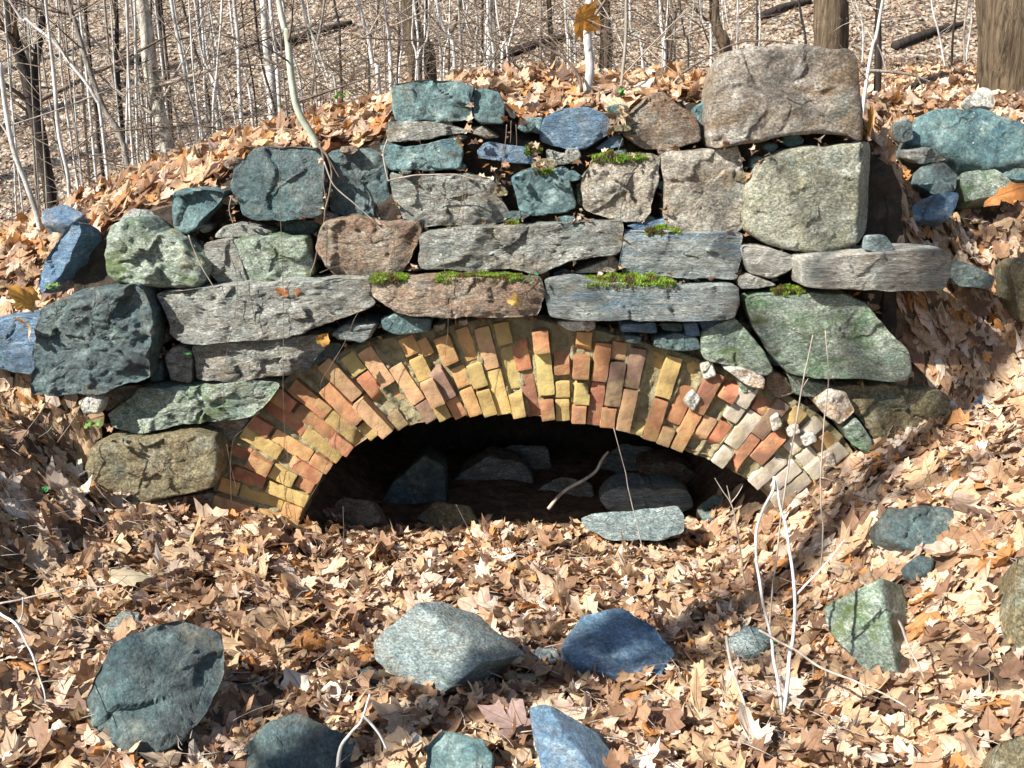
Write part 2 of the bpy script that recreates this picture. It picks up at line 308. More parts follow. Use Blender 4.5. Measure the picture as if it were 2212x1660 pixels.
# ------------------------------------------------------------------ rock builder
def closed_chaikin(p, k=.2):
    q = np.roll(p, -1, 0); return np.stack([p*(1-k)+q*k, p*k+q*(1-k)], 1).reshape(-1, 2)
def resample(p, m):
    q = np.vstack([p, p[:1]]); s = np.concatenate([[0], np.cumsum(np.linalg.norm(np.diff(q, axis=0), axis=1))])
    t = np.linspace(0, s[-1], m, endpoint=False); return np.stack([np.interp(t, s, q[:, 0]), np.interp(t, s, q[:, 1])], 1)
SEED = [100]
def rock_mesh(poly, o, n, thick, rnd=.009, rough=1.0, facets=5, fsl=.32, tilt=(0, 0), terr=.5, back=.8, ridge=None, soft=True):
    rough = rough*.85
    SEED[0] += 13; sd = SEED[0]; rg = np.random.default_rng(sd)
    n = n/np.linalg.norm(n); u = np.cross([0, 0, 1.], n)*-1
    u = np.array([1., 0, 0]) if np.linalg.norm(u) < 1e-3 else u/np.linalg.norm(u)
    if u[0] < 0: u = -u
    v = np.cross(n, u)*1.0
    if v[2] < 0: v = -v
    pts = np.array([on_plane(a, b, o, n) for a, b in poly]); c3 = pts.mean(0)
    ab = np.stack([(pts-c3)@u, (pts-c3)@v], 1)
    per = np.sum(np.linalg.norm(np.roll(ab, -1, 0)-ab, axis=1)); size = per/4
    ab = closed_chaikin(ab, .10 if soft else .05)
    if soft: ab = closed_chaikin(ab, .14)
    ab = ab*min(1.05, 1+.010/size)
    m = int(np.clip(per/.009, 48, 230)); ab = resample(ab, m)
    p3 = c3+ab[:, :1]*u+ab[:, 1:]*v
    dr = ab/(np.linalg.norm(ab, axis=1)[:, None]+1e-6)
    ab = ab + dr*(fbm(p3*11, sd, 4)*.014*rough*min(1, size/.25))[:, None] + dr*(noise(p3*45, sd+3)*.0025*rough)[:, None]
    cen = ab.mean(0); rad = np.linalg.norm(ab-cen, axis=1); mr = rad.mean(); rnd = min(rnd, mr*.45, thick*.4)
    rings = []   # (scale, height)
    ns = int(np.clip(thick/.02, 5, 14))
    for j in range(ns+1):
        t = j/ns; rings.append((back+(1-back)*min(1, t*1.6)**.6, -thick+(thick-rnd)*t, 0.0))
    for j in range(1, 6):
        a = j/5*math.pi/2; rings.append((1-(1-math.cos(a))*rnd/mr, -rnd+rnd*math.sin(a), math.sin(a)))
    r0 = rings[-1][0]; nr = int(np.clip(mr/.010, 8, 34))
    for j in range(1, nr+1): rings.append((r0*(1-j/(nr+.35)), 0.0, 1.0))
    SC = np.array([r[0] for r in rings]); HH = np.array([r[1] for r in rings]); WW = np.array([r[2] for r in rings])
    AB = cen+(ab-cen)[None]*SC[:, None, None]; H = np.repeat(HH[:, None], m, 1).copy()
    AB = np.concatenate([AB.reshape(-1, 2), cen[None]]); H = np.append(H.ravel(), 0.0); Wt = np.append(np.repeat(WW, m), 1.0)
    # broken facets cut the rim of the face back
    cut = np.zeros(len(AB))
    for k in range(facets):
        a = (k+rg.uniform(.1, .9))/facets*2*math.pi; d = np.array([math.cos(a), math.sin(a)])
        ext = (ab@d).max(); off = rg.uniform(.45, .85)*ext; s = rg.uniform(.25, 1)*fsl
        cut = np.maximum(cut, s*(AB@d-off))
    if ridge is not None:
        (ra, rb, sl) = ridge   # two photo points, slope: falls away to the right of the line
        A_ = on_plane(*ra, o, n)-c3; B_ = on_plane(*rb, o, n)-c3; A2 = np.array([A_@u, A_@v]); B2 = np.array([B_@u, B_@v])
        e = (B2-A2)/np.linalg.norm(B2-A2); nrm = np.array([e[1], -e[0]])*(1 if sl > 0 else -1)
        cut = np.maximum(np.minimum(cut, thick*.6), np.minimum(abs(sl)*((AB-A2)@nrm), thick*.92))
    else: cut = np.minimum(cut, thick*.6)
    p3 = c3+AB[:, :1]*u+AB[:, 1:]*v+H[:, None]*n
    K_ = int(np.clip(size*size/.006, 3, 22)); ext_ = np.abs(ab-cen).max(0); sds = cen+rg.uniform(-1, 1, (K_, 2))*ext_; gr_ = rg.normal(0, .10, (K_, 2)); of_ = rg.normal(0, .004, K_)*min(1, size/.2)
    wp_ = AB+np.stack([fbm(p3*7, sd+21, 4), fbm(p3*7, sd+22, 4)], 1)*.045; ne = np.argmin(((wp_[:, None]-sds[None])**2).sum(-1), 1)
    pl_ = np.clip(((AB-sds[ne])*gr_[ne]).sum(1)+of_[ne], -.03, .03)*rough
    rel = pl_ + fbm(p3*5, sd+1, 3)*.008*rough*min(1, size/.3)
    q = fbm(p3*np.array([5, 5, 11.]), sd+5, 4)*2.2; fl = np.floor(q); fr = sst(q-fl, .0, .22); rel = rel+terr*.0055*rough*(fl+fr)*min(1, size/.25)
    rel = rel + fbm(p3*24, sd+9, 4)*.006*rough
    H = np.maximum(np.minimum(H, -cut) + rel*Wt, -thick-.002)
    V = c3+AB[:, :1]*u+AB[:, 1:]*v+H[:, None]*n
    dv = np.stack([fbm(V*8, sd+k*11, 4) for k in range(3)], 1); V = V+dv*.006*rough*min(1, size/.2)
    K = len(rings); a, b = np.meshgrid(np.arange(K-1), np.arange(m), indexing='ij'); b2 = (b+1) % m
    Q = np.stack([a*m+b, a*m+b2, (a+1)*m+b2, (a+1)*m+b], -1).reshape(-1, 4)
    i = np.arange(m); j = (i+1) % m; T = np.stack([(K-1)*m+i, (K-1)*m+j, np.full(m, K*m)], 1)
    cb = V[:m].mean(0); V = np.vstack([V, cb]); T = np.vstack([T, np.stack([np.full(m, K*m+1), j, i], 1)])
    # consistent outward winding
    f = T[:m]; nrm = np.cross(V[f[:, 1]]-V[f[:, 0]], V[f[:, 2]]-V[f[:, 0]]).sum(0)
    if nrm@n < 0: Q = Q[:, ::-1]; T = T[:, ::-1]
    return V, Q, T
NF = np.array([0, -1., 0])
def wstone(wall, poly, Y, mat, label=None, thick=.3, name='wall_stone', n=(0, -1, 0), **kw):
    c = np.mean(poly, 0); o = P(c[0], c[1], Y); n = np.array(n, float)
    V, Q, T = rock_mesh(poly, o, n, thick, **kw); x = {}
    if label: x['label'] = label
    return mesh_obj(name, V, [Q, T], M[mat], wall, **x)
def loose(poly, Y, mat, name, label, cat, thick=.3, n=(0, -1, 0), group=None, **kw):
    ob = wstone(None, poly, Y, mat, label, thick, name, n, **kw); ob['category'] = cat
    if group: ob['group'] = group
    return ob
GP = []
def ghit(px, py):
    d = ray(px, py); ts = np.linspace(1.5, 8, 900); p = CAM+ts[:, None]*d; z = front(p[:, 0], p[:, 1]); k = np.argmax(p[:, 2] < z); return p[k]
def grock(poly, mat, label,  n=(0, -.65, .76), thick=.22, name='rock', cat='rock', base=None, lift=0.0, **kw):
    b = base or (np.mean(poly, 0)[0], max(q[1] for q in poly)); o = ghit(*b)+np.array([0, 0, lift+.045]); GP.append(np.array(poly, float)); n = np.array(n, float)
    V, Q, T = rock_mesh(poly, o, n, thick, soft=False, **kw)
    return mesh_obj(name, V, [Q, T], M[mat], None, label=label, category=cat, group='rocks lying in the leaf litter')

# ================================================================== SETTING
def grid(name, xs, ys, fn, mat, **kw):
    X, Y = np.meshgrid(xs, ys, indexing='ij'); Z = fn(X, Y)
    return mesh_obj(name, np.stack([X, Y, Z], -1).reshape(-1, 3), gridfaces(len(xs), len(ys)), mat, origin=(0, 0, 0), **kw)
xs = np.concatenate([np.linspace(-60, -3.6, 30), np.linspace(-3.5, 3.5, 240), np.linspace(3.6, 60, 30)])
grid('ground', xs, np.concatenate([np.linspace(-60, -5, 20), np.linspace(-4.9, 1.75, 230)]), front, M['soil'], kind='structure')
xb = np.concatenate([np.linspace(-60, -5.2, 30), np.linspace(-5, 5, 300), np.linspace(5.2, 60, 30)])
grid('bank', xb, np.linspace(.36, 4.2, 140), back, M['soil'], kind='structure')
grid('hillside', np.linspace(-60, 60, 240), np.linspace(4.1, 90, 200), lambda x, y: back(x, y)-.006, M['hill'], kind='structure')

# arch curves in photo pixels
IN = [(643, 1150), (650, 1112), (683, 1043), (738, 989), (793, 950), (855, 928), (940, 908), (1026, 899), (1102, 895), (1213, 908), (1278, 918), (1346, 930), (1440, 965), (1525, 993), (1598, 1028), (1649, 1066), (1680, 1100), (1695, 1150)]
EX = [(455, 1100), (468, 1046), (486, 990), (510, 941), (546, 900), (595, 842), (660, 800), (744, 765), (830, 740), (920, 722), (1004, 703), (1070, 696), (1141, 694), (1200, 706), (1281, 720), (1362, 739), (1427, 758), (1505, 782), (1590, 815), (1649, 838), (1710, 868), (1770, 905), (1817, 947), (1850, 1000), (1870, 1050)]
YA = .015
def curve3(c, Y): return np.array([P(a, b, Y) for a, b in c])
def arcpos(C, n=None, t=None):
    s = np.concatenate([[0], np.cumsum(np.linalg.norm(np.diff(C, axis=0), axis=1))]); s /= s[-1]
    t = np.linspace(0, 1, n) if t is None else np.atleast_1d(t)
    return np.stack([np.interp(t, s, C[:, k]) for k in range(3)], 1)
I3 = curve3(IN, YA); E3 = curve3(EX, YA)
# earth behind the stones: a rough face with the opening left free
IC = arcpos(I3, 160)
xc = np.linspace(-1.9, 1.68, 420); nz = 110
top = back(xc, np.full_like(xc, .36)); bot = front(xc, np.full_like(xc, .1))-.15
inside = np.interp(xc, IC[:, 0], IC[:, 2]); m_in = (xc > IC[0, 0]) & (xc < IC[-1, 0])
bot = np.where(m_in, inside+.03, bot)
tt = np.linspace(0, 1, nz); X = np.repeat(xc[:, None], nz, 1); Z = bot[:, None]+(top-bot)[:, None]*tt
Yc = .17+.07*fbm(np.stack([X*4, Z*0+3, Z*4], -1), 5, 4); Yc = np.where(tt[None] > .97, .36, Yc)
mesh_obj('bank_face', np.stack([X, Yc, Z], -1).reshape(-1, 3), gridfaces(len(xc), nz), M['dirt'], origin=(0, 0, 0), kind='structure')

# ================================================================== BRICK ARCH
arch = empty('brick_arch', P(1130, 1120, YA), label='segmental arch of weathered orange and ochre bricks over the dark opening', category='arch')
def cube_template(nx=5, ny=12, nz=4):
    vs = []; fs = []
    for ax in range(3):
        for sg in (-1, 1):
            d = [nx, ny, nz]; a, b = [k for k in range(3) if k != ax]
            A, B = np.meshgrid(np.linspace(-1, 1, d[a]+1), np.linspace(-1, 1, d[b]+1), indexing='ij')
            p = np.zeros(A.shape+(3,)); p[..., ax] = sg; p[..., a] = A; p[..., b] = B
            f = gridfaces(d[a]+1, d[b]+1, off=sum(len(q) for q in vs)); c = np.cross(np.eye(3)[a], np.eye(3)[b])[ax]*sg
            if c < 0: f = f[:, ::-1]
            vs.append(p.reshape(-1, 3)); fs.append(f)
    return np.vstack(vs), np.vstack(fs)
CT, CF = cube_template()
def brick_geo(c, t, d, half, rg, broken=False):
    # t tangent, d radial, n outward to viewer ; half = (width, length, depth) half sizes
    n = NF; p = CT*half; r = .006
    q = np.sign(p)*np.maximum(np.abs(p)-(np.array(half)-r), 0); l = np.linalg.norm(q, axis=1)
    k = np.where(l > r, r/np.maximum(l, 1e-9), 1); p = np.sign(p)*np.minimum(np.abs(p), np.array(half)-r)+q*k[:, None]
    if broken:
        for _ in range(rg.integers(1, 3)):
            nn_ = np.array([rg.normal(0, .5), rg.choice([-1, 1])*rg.uniform(.5, 1), rg.uniform(.2, 1.1)]); nn_ /= np.linalg.norm(nn_)
            off = (np.abs(nn_)*half).sum()*rg.uniform(.45, .75); e = p@nn_-off
            cl = np.clip(e, 0, None); p = p-nn_*cl[:, None]; p = p-nn_*(np.where(e > 0, .004*rg.random(len(e)), 0))[:, None]
    V = c+p[:, :1]*t+p[:, 1:2]*d+p[:, 2:]*n
    w = np.stack([fbm(V*40, 3+k, 3) for k in range(3)], 1)
    return V+w*.0018
PAL = np.array([(.40, .175, .07), (.44, .235, .08), (.45, .30, .09), (.34, .12, .06), (.22, .09, .05), (.42, .32, .10), (.44, .25, .12), (.19, .11, .075), (.42, .36, .28)])
PW = np.array([.17, .2, .16, .12, .08, .12, .1, .05, .0]); PW = PW/PW.sum()
rg = np.random.default_rng(5); N = 41
bags = {'inner_brick_ring': [[], [], [], 0], 'outer_brick_ring': [[], [], [], 0]}
for i in range(N):
    s = (i+.5)/N; a = arcpos(I3, t=s)[0]; b = arcpos(E3, t=s)[0]; d = b-a; L = np.linalg.norm(d); d /= L
    ang = rg.normal(0, .03); d = np.array([d[0]*math.cos(ang)-d[2]*math.sin(ang), 0, d[0]*math.sin(ang)+d[2]*math.cos(ang)])
    t = np.array([d[2], 0, -d[0]])
    pat = [0, .5, 1.0] if i % 2 == 0 else [0, .25, .75, 1.0]
    if rg.random() < .35: pat = [[0, .33, .62, 1.0], [0, .22, .5, .78, 1.0], [0, .5, .74, 1.0], [0, .27, .5, 1.0]][rg.integers(4)]
    wa = np.linalg.norm(np.diff(arcpos(I3, t=[s-.5/N, s+.5/N]), axis=0)); wb = np.linalg.norm(np.diff(arcpos(E3, t=[s-.5/N, s+.5/N]), axis=0))
    for j in range(len(pat)-1):
        r0 = pat[j]*L+rg.normal(0, .006)*(j > 0); r1 = pat[j+1]*L-.009+rg.normal(0, .006)
        if rg.random() < .04: r1 -= .025
        if rg.random() < .02 and 3 < i < N-3: continue
        rc = (r0+r1)/2; avail = wa+(wb-wa)*rc/L; wid = min(avail-.005, .070)+rg.normal(0, .0015)
        h = rg.normal(0.0, .011); u_ = rg.random()
        if u_ < .12: h += .03
        elif u_ < .26: h -= .025
        dep = .10; right = i/N > .72; br = rg.random() < (.17 if not right else .3)
        c = a+d*rc+t*rg.normal(0, .003)+NF*(h-dep+.012)
        V = brick_geo(c, t, d, (wid/2, (r1-r0)/2, dep), rg, br)
        pw = PW.copy()
        if right: pw[8] = .9; pw[7] = .2; pw[2] *= .4; pw[5] *= .3
        elif .42 < s < .68: pw[2] *= 2.2; pw[5] *= 2.2; pw[3] *= .4
        col = PAL[rg.choice(9, p=pw/pw.sum())]*rg.uniform(.72, 1.15); col = col*.86+col.mean()*.14*np.array([1.05, 1, .9])
        if br and rg.random() < .6: col = np.array((.42, .17, .09))*rg.uniform(.8, 1.1)
        bg_ = bags['inner_brick_ring' if rc/L < .5 else 'outer_brick_ring']
        bg_[0].append(V); bg_[1].append(CF+bg_[3]); bg_[2].append(np.tile(np.clip(col, 0, 1), (len(V), 1))); bg_[3] += len(V)
for k, (v, f, c, _) in bags.items(): mesh_obj(k, np.vstack(v), np.vstack(f), M['brick'], arch, col=np.vstack(c), smooth=True)
# mortar bed between the bricks
ns_, nr_ = 620, 70; ss = np.linspace(0, 1, ns_); A = arcpos(I3, t=ss); B = arcpos(E3, t=ss); rr = np.linspace(0.005, 1.03, nr_)
MV = A[:, None]+(B-A)[:, None]*rr[None, :, None]
ph = np.cos(ss*N*2*math.pi)[:, None]   # joints lie between the spokes
MV[..., 1] += .020-.020*np.clip(ph, 0, 1)*np.clip(.6+fbm(MV*14, 4, 3), 0, 1.5)-.010*fbm(MV*30, 8, 4)
MV = np.concatenate([MV[:, :1]+np.array([0, .28, 0]), MV, MV[:, -1:]+np.array([0, .28, 0])], 1)
mesh_obj('mortar', MV.reshape(-1, 3), gridfaces(ns_, nr_+2)[:, ::-1], M['mortar'], arch)
# brick vault running back under the bank
nv = 60; yy = np.linspace(.0, 1.65, nv); IV = arcpos(I3, 200)
VV = IV[:, None]+np.stack([np.zeros(nv), yy, np.zeros(nv)], 1)[None]
VV[..., 2] += .012*fbm(VV*8, 6, 4)+.012; VV[..., 0] += .012*fbm(VV*9, 16, 4)
m, t_, bs = newmat('vault_brick'); tc = nn(t_, 'ShaderNodeTexCoord')
bt = nn(t_, 'ShaderNodeTexBrick'); bt.inputs['Scale'].default_value = 2.4; bt.inputs['Color1'].default_value = (.20, .10, .06, 1); bt.inputs['Color2'].default_value = (.28, .17, .10, 1); bt.inputs['Mortar'].default_value = (.16, .14, .10, 1)
t_.links.new(tc.outputs['Object'], bt.inputs['Vector']); t_.links.new(bt.outputs['Color'], bs.inputs['Base Color']); bs.inputs['Roughness'].default_value = .9
bump(t_, bs, tex(t_, tc.outputs['Object'], 20, 6), .8, .02)
mesh_obj('vault', VV.reshape(-1, 3), gridfaces(200, nv), m, arch)
ev = np.array([[x, YA+1.6+.05*0, z] for x in np.linspace(-1.1, 1.4, 60) for z in np.linspace(-.3, .7, 30)]); ev[:, 1] += .08*fbm(ev*5, 9, 4)
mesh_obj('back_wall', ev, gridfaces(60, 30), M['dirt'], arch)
for pl in ([(1202, 697), (1285, 693), (1283, 715), (1225, 714)], [(935, 705), (962, 700), (958, 714), (938, 716)], [(1440, 735), (1462, 728), (1466, 748), (1446, 752)], [(990, 694), (1010, 690), (1012, 702), (992, 704)]):
    V, Q, T = rock_mesh(pl, P(*np.mean(pl, 0), -.02), NF, .08, rnd=.012, rough=1.3); mesh_obj('mortar_lump', V, [Q, T], M['white'], arch)
rub = [([(1592, 815), (1618, 800), (1640, 812), (1632, 845), (1605, 850)], 'green'), ([(1515, 790), (1540, 783), (1548, 812), (1523, 822)], 'white'), ([(1480, 870), (1500, 845), (1515, 860), (1500, 890)], 'white'),
       ([(1665, 905), (1682, 893), (1692, 920), (1672, 935)], 'white'), ([(1730, 945), (1760, 935), (1768, 955), (1740, 968)], 'white'), ([(1700, 930), (1725, 918), (1733, 936), (1708, 948)], 'rust'), ([(1770, 985), (1800, 975), (1808, 1010), (1780, 1020)], 'rust')]
for pl, mt in rub:
    V, Q, T = rock_mesh(pl, P(*np.mean(pl, 0), -.03), NF, .08, rnd=.012, rough=1.2); mesh_obj('rubble_chip', V, [Q, T], M[mt], arch)

# ================================================================== STONE WALL
wall = empty('stone_wall', P(1106, 1100, 0), label='ruined dry-laid retaining wall of rough grey-green stone blocks round the brick arch', category='wall')
WS = [  # outline, depth, material, label, extras
 ([(1617,495),(1616,422),(1625,396),(1643,372),(1661,347),(1710,326),(1780,318),(1872,312),(1906,316),(1904,396),(1893,505),(1854,524),(1798,541),(1751,546),(1687,538),(1650,524)], -.02, 'block', 'large pale speckled block below the topmost boulder', dict(rough=.6, rnd=.03, facets=4, fsl=.3, ridge=((1858,330),(1850,540),-1.6), thick=.42)),
 ([(1430,332),(1590,322),(1601,340),(1611,400),(1606,470),(1600,497),(1510,503),(1440,496),(1436,420)], .05, 'tan', 'square tan block left of the large pale block', dict(rough=.8, fsl=.3)),
 ([(1287,345),(1400,335),(1422,342),(1416,400),(1403,455),(1385,478),(1330,471),(1260,450),(1256,400),(1268,370)], .04, 'tan', 'tan block capped with moss', dict(rough=1.1, terr=.8, fsl=.4)),
 ([(1376,234),(1411,203),(1434,203),(1470,231),(1505,249),(1513,305),(1461,316),(1402,322),(1379,310),(1352,293),(1352,264)], .10, 'brown', None, dict(rough=.7)),
 ([(1177,258),(1215,237),(1267,233),(1303,243),(1320,264),(1314,287),(1267,321),(1226,322),(1171,305)], .12, 'blue', 'rounded blue slate in the top course', dict(rough=.6)),
 ([(1287,322),(1332,287),(1347,299),(1346,316),(1310,325)], .16, 'blue', None, dict(rough=.6)),
 ([(850,182),(892,174),(979,177),(1023,187),(1014,223),(1005,258),(935,260),(856,262),(849,234)], .08, 'teal', 'mossy grey stone at the left of the top course', dict(rough=1.1, terr=.9, lich=0) if False else dict(rough=1.1, terr=.9)),
 ([(1024,200),(1035,194),(1076,202),(1089,228),(1087,265),(1038,267),(1023,249)], .10, 'teal', None, dict()),
 ([(834,267),(862,263),(933,262),(960,269),(1012,284),(974,293),(900,301),(856,305),(842,306)], .06, 'grey', 'thin flat slab under the top stone', dict(rnd=.012)),
 ([(1020,276),(1044,271),(1078,297),(1050,300),(1020,290)], .12, 'grey', None, dict(rnd=.012)),
 ([(824,311),(850,312),(877,319),(944,305),(991,298),(994,331),(989,365),(906,367),(848,366),(834,350)], .06, 'teal', None, dict(terr=1)),
 ([(1032,325),(1050,308),(1097,313),(1141,320),(1170,357),(1126,354),(1082,348),(1035,340)], .10, 'blue', None, dict()),
 ([(1180,322),(1244,337),(1247,349),(1215,356),(1183,361)], .10, 'grey', None, dict()),
 ([(1128,258),(1174,252),(1168,290),(1148,284)], .18, 'teal', None, dict()),
 ([(1105,384),(1150,369),(1224,359),(1236,410),(1243,448),(1206,459),(1153,468),(1124,457),(1118,425)], .06, 'teal', 'teal-grey stone spotted with white lichen', dict(terr=1.0)),
 ([(1245,400),(1258,395),(1258,445),(1246,440)], .12, 'green', None, dict(thick=.15)),
 ([(505,368),(545,322),(600,320),(690,325),(697,400),(692,465),(640,475),(560,479),(522,467),(510,432),(500,405)], .02, 'dark', 'tall blue-green stone on the upper left, tree shade in its dark colour', dict(rough=.9)),  # dark material also carries the tree shade lying on this stone
 ([(707,338),(790,324),(835,345),(842,420),(850,467),(800,471),(730,464),(715,455),(711,400)], .10, 'dark', None, dict(rough=1.2, terr=.9)),  # tree shade over this stone is put into its dark colour
 ([(843,374),(900,386),(1000,378),(1062,388),(1078,420),(1102,465),(1080,480),(975,489),(890,491),(870,465),(848,420)], .06, 'grey', 'grey boat-shaped stone under the curved twig', dict(rough=1.0)),
 ([(1075,380),(1110,395),(1118,450),(1100,462)], .2, 'dark', None, dict(thick=.15)),
 ([(375,414),(430,410),(478,418),(472,435),(430,490),(405,505),(375,490)], .02, 'teal', None, dict()),
 ([(689,495),(704,479),(760,469),(818,483),(892,485),(901,501),(894,530),(880,560),(866,586),(789,594),(730,587),(700,562),(687,542)], -.01, 'brown', 'reddish brown block in the third course', dict(terr=.8)),
 ([(909,505),(1009,495),(1091,486),(1188,482),(1338,480),(1342,504),(1328,552),(1229,562),(1183,593),(1080,585),(1038,589),(914,582),(903,554)], .0, 'grey', 'long grey stone stepped at its right end', dict(terr=.7)),
 ([(1356,502),(1480,501),(1602,504),(1598,554),(1594,604),(1461,599),(1388,596),(1341,578),(1350,530)], -.01, 'band', 'long banded block behind the bright moss', dict(rough=.7)),
 ([(1352,486),(1400,479),(1437,474),(1436,493),(1380,499)], .06, 'blue', None, dict(rnd=.01)),
 ([(1241,590),(1290,570),(1328,556),(1336,573),(1330,590)], .04, 'tan', None, dict(rnd=.012)),
 ([(332,636),(480,620),(700,606),(790,604),(797,640),(802,665),(700,702),(640,725),(580,737),(500,741),(400,743),(368,720),(350,680)], -.11, 'grey', 'long grey stone with slanting right end', dict(terr=.8)),
 ([(800,608),(900,602),(1000,602),(1165,606),(1169,640),(1155,686),(1000,686),(860,681),(830,662),(806,640)], -.11, 'brown', 'pinkish grey lintel stone over the crown of the arch', dict(terr=.8)),
 ([(1184,614),(1238,600),(1285,610),(1432,623),(1593,621),(1591,653),(1585,690),(1432,695),(1285,695),(1189,690),(1183,650)], -.11, 'band', 'long smooth blue-grey lintel stone right of the crown', dict(rough=.6, terr=.5)),
 ([(463,514),(481,489),(516,480),(554,491),(590,502),(545,512)], .04, 'grey', None, dict(rnd=.012)),
 ([(442,530),(498,518),(520,560),(536,613),(475,617),(451,590)], -.02, 'grey', None, dict()),
 ([(506,521),(560,513),(601,511),(654,516),(670,583),(657,606),(600,612),(541,615),(528,570)], -.02, 'green', None, dict(terr=.8)),
 ([(594,480),(680,474),(690,490),(668,510),(600,505)], .16, 'dark', None, dict(thick=.15)),
 ([(226,496),(264,477),(299,479),(363,511),(434,555),(439,584),(419,618),(337,619),(278,622),(232,598),(226,550)], -.08, 'green', 'knobbly stone with pale ribs on the left shoulder', dict(rough=1.5, terr=1.4, rnd=.03)),
 ([(88,666),(190,634),(287,620),(325,649),(329,725),(317,819),(205,849),(70,856),(56,845),(66,800),(73,748)], -.16, 'dark', 'biggest dark rough block at the left end', dict(rough=1.25, terr=1.0, facets=4, fsl=.25)),
 ([(355,765),(381,749),(413,763),(413,827),(366,823)], -.04, 'grey', None, dict()),
 ([(327,785),(350,781),(355,823),(325,825)], .0, 'dark', None, dict(thick=.15)),
 ([(333,690),(348,700),(368,735),(352,745),(334,740)], .02, 'brown', None, dict(thick=.15, rnd=.01)),
 ([(410,750),(498,738),(586,735),(686,728),(697,756),(657,803),(600,813),(540,821),(422,826),(419,784)], -.07, 'grey', 'cracked pale grey stone left of the arch', dict(terr=.9)),
 ([(713,724),(745,704),(812,700),(800,730),(783,744),(730,736)], -.07, 'band', None, dict(rnd=.015)),
 ([(824,690),(862,681),(930,690),(925,718),(859,725),(830,712)], -.06, 'teal', None, dict(rnd=.015)),
 ([(700,742),(735,745),(728,765),(690,785),(660,800)], .0, 'dark', None, dict(thick=.15)),
 ([(229,898),(275,869),(305,842),(480,830),(557,825),(599,836),(580,866),(542,901),(498,908),(352,928),(293,937),(240,927)], -.07, 'green', 'long greenish stone sloping towards the arch', dict(terr=.9)),
 ([(380,942),(450,915),(540,903),(520,935),(480,970),(455,950)], .03, 'brown', None, dict(thick=.2)),
 ([(188,975),(223,959),(293,951),(410,939),(457,951),(473,986),(467,1038),(454,1059),(366,1075),(264,1097),(211,1106),(190,1059),(176,1015)], -.13, 'olive', 'broad rounded olive-brown boulder at the lower left', dict(rough=.7, rnd=.04)),
 ([(305,1098),(370,1080),(460,1070),(470,1110),(350,1135)], -.02, 'brown', None, dict(thick=.2)),
 ([(205,842),(320,830),(300,845),(270,868),(230,890),(215,870)], .04, 'brown', None, dict(thick=.2)),
 ([(1612,651),(1652,640),(1740,635),(1828,639),(1872,656),(1916,715),(1960,759),(1968,803),(1957,823),(1857,822),(1711,810),(1681,774),(1637,715)], -.10, 'green', 'large green-stained slab right of the arch', dict(rough=.6, facets=5, fsl=.25)),
 ([(1731,562),(1813,555),(1945,543),(2056,540),(2055,595),(2040,631),(1857,629),(1733,622)], -.16, 'pale', 'long pale plank-like slab jutting out at the right end', dict(rough=.6, terr=.5, rnd=.015, thick=.34)),
 ([(1609,535),(1667,537),(1716,554),(1719,577),(1700,590),(1669,603),(1623,590),(1612,560)], -.04, 'pale', None, dict()),
 ([(1602,603),(1623,594),(1681,618),(1634,626),(1602,626)], -.06, 'pale', None, dict(rnd=.012)),
 ([(1519,726),(1549,706),(1590,694),(1622,724),(1645,753),(1669,800),(1654,812),(1578,795),(1522,776)], -.07, 'green', 'cracked blue-green stone leaning on the arch', dict(rough=.6)),
 ([(1344,701),(1417,698),(1419,721),(1344,718)], -.05, 'blue', None, dict(rnd=.008)),
 ([(1423,699),(1476,700),(1473,718),(1434,714)], -.03, 'dark', None, dict(rnd=.008)),
 ([(1478,699),(1507,697),(1514,727),(1484,727)], -.05, 'blue', None, dict(rnd=.008)),
 ([(1508,695),(1552,692),(1549,706),(1520,716)], -.04, 'blue', None, dict(rnd=.008)),
 ([(1417,733),(1461,724),(1508,730),(1516,756),(1461,760),(1417,750)], -.05, 'dark', None, dict(rnd=.012)),
 ([(1350,725),(1388,730),(1379,745),(1352,740)], -.05, 'dark', None, dict(rnd=.008)),
 ([(1563,797),(1602,794),(1654,819),(1651,841),(1622,836)], -.08, 'rust', None, dict(rnd=.012)),
 ([(1660,800),(1700,815),(1715,850),(1680,862),(1655,840)], .0, 'brown', None, dict(thick=.15)),
 ([(1711,813),(1787,830),(1787,842),(1769,860),(1719,853)], -.03, 'green', None, dict()),
 ([(1766,875),(1792,842),(1828,850),(1848,891),(1817,919),(1787,901)], -.08, 'rust', None, dict()),
 ([(1822,928),(1853,906),(1884,952),(1879,980),(1843,963)], -.08, 'green', None, dict()),
 ([(1800,838),(1850,836),(2036,845),(2050,895),(1950,948),(1893,958),(1860,905)], -.02, 'olive', 'long wet olive stone below the green slab', dict(terr=.9)),
 ([(1600,640),(1625,640),(1608,690),(1598,700)], .1, 'dark', None, dict(thick=.1)),
 ([(1500,235),(1540,215),(1545,300),(1520,310)], .18, 'teal', None, dict(thick=.15)),
]
for poly, Y, mt, lb, kw in WS:
    wstone(wall, poly, Y, mt, lb, **kw)

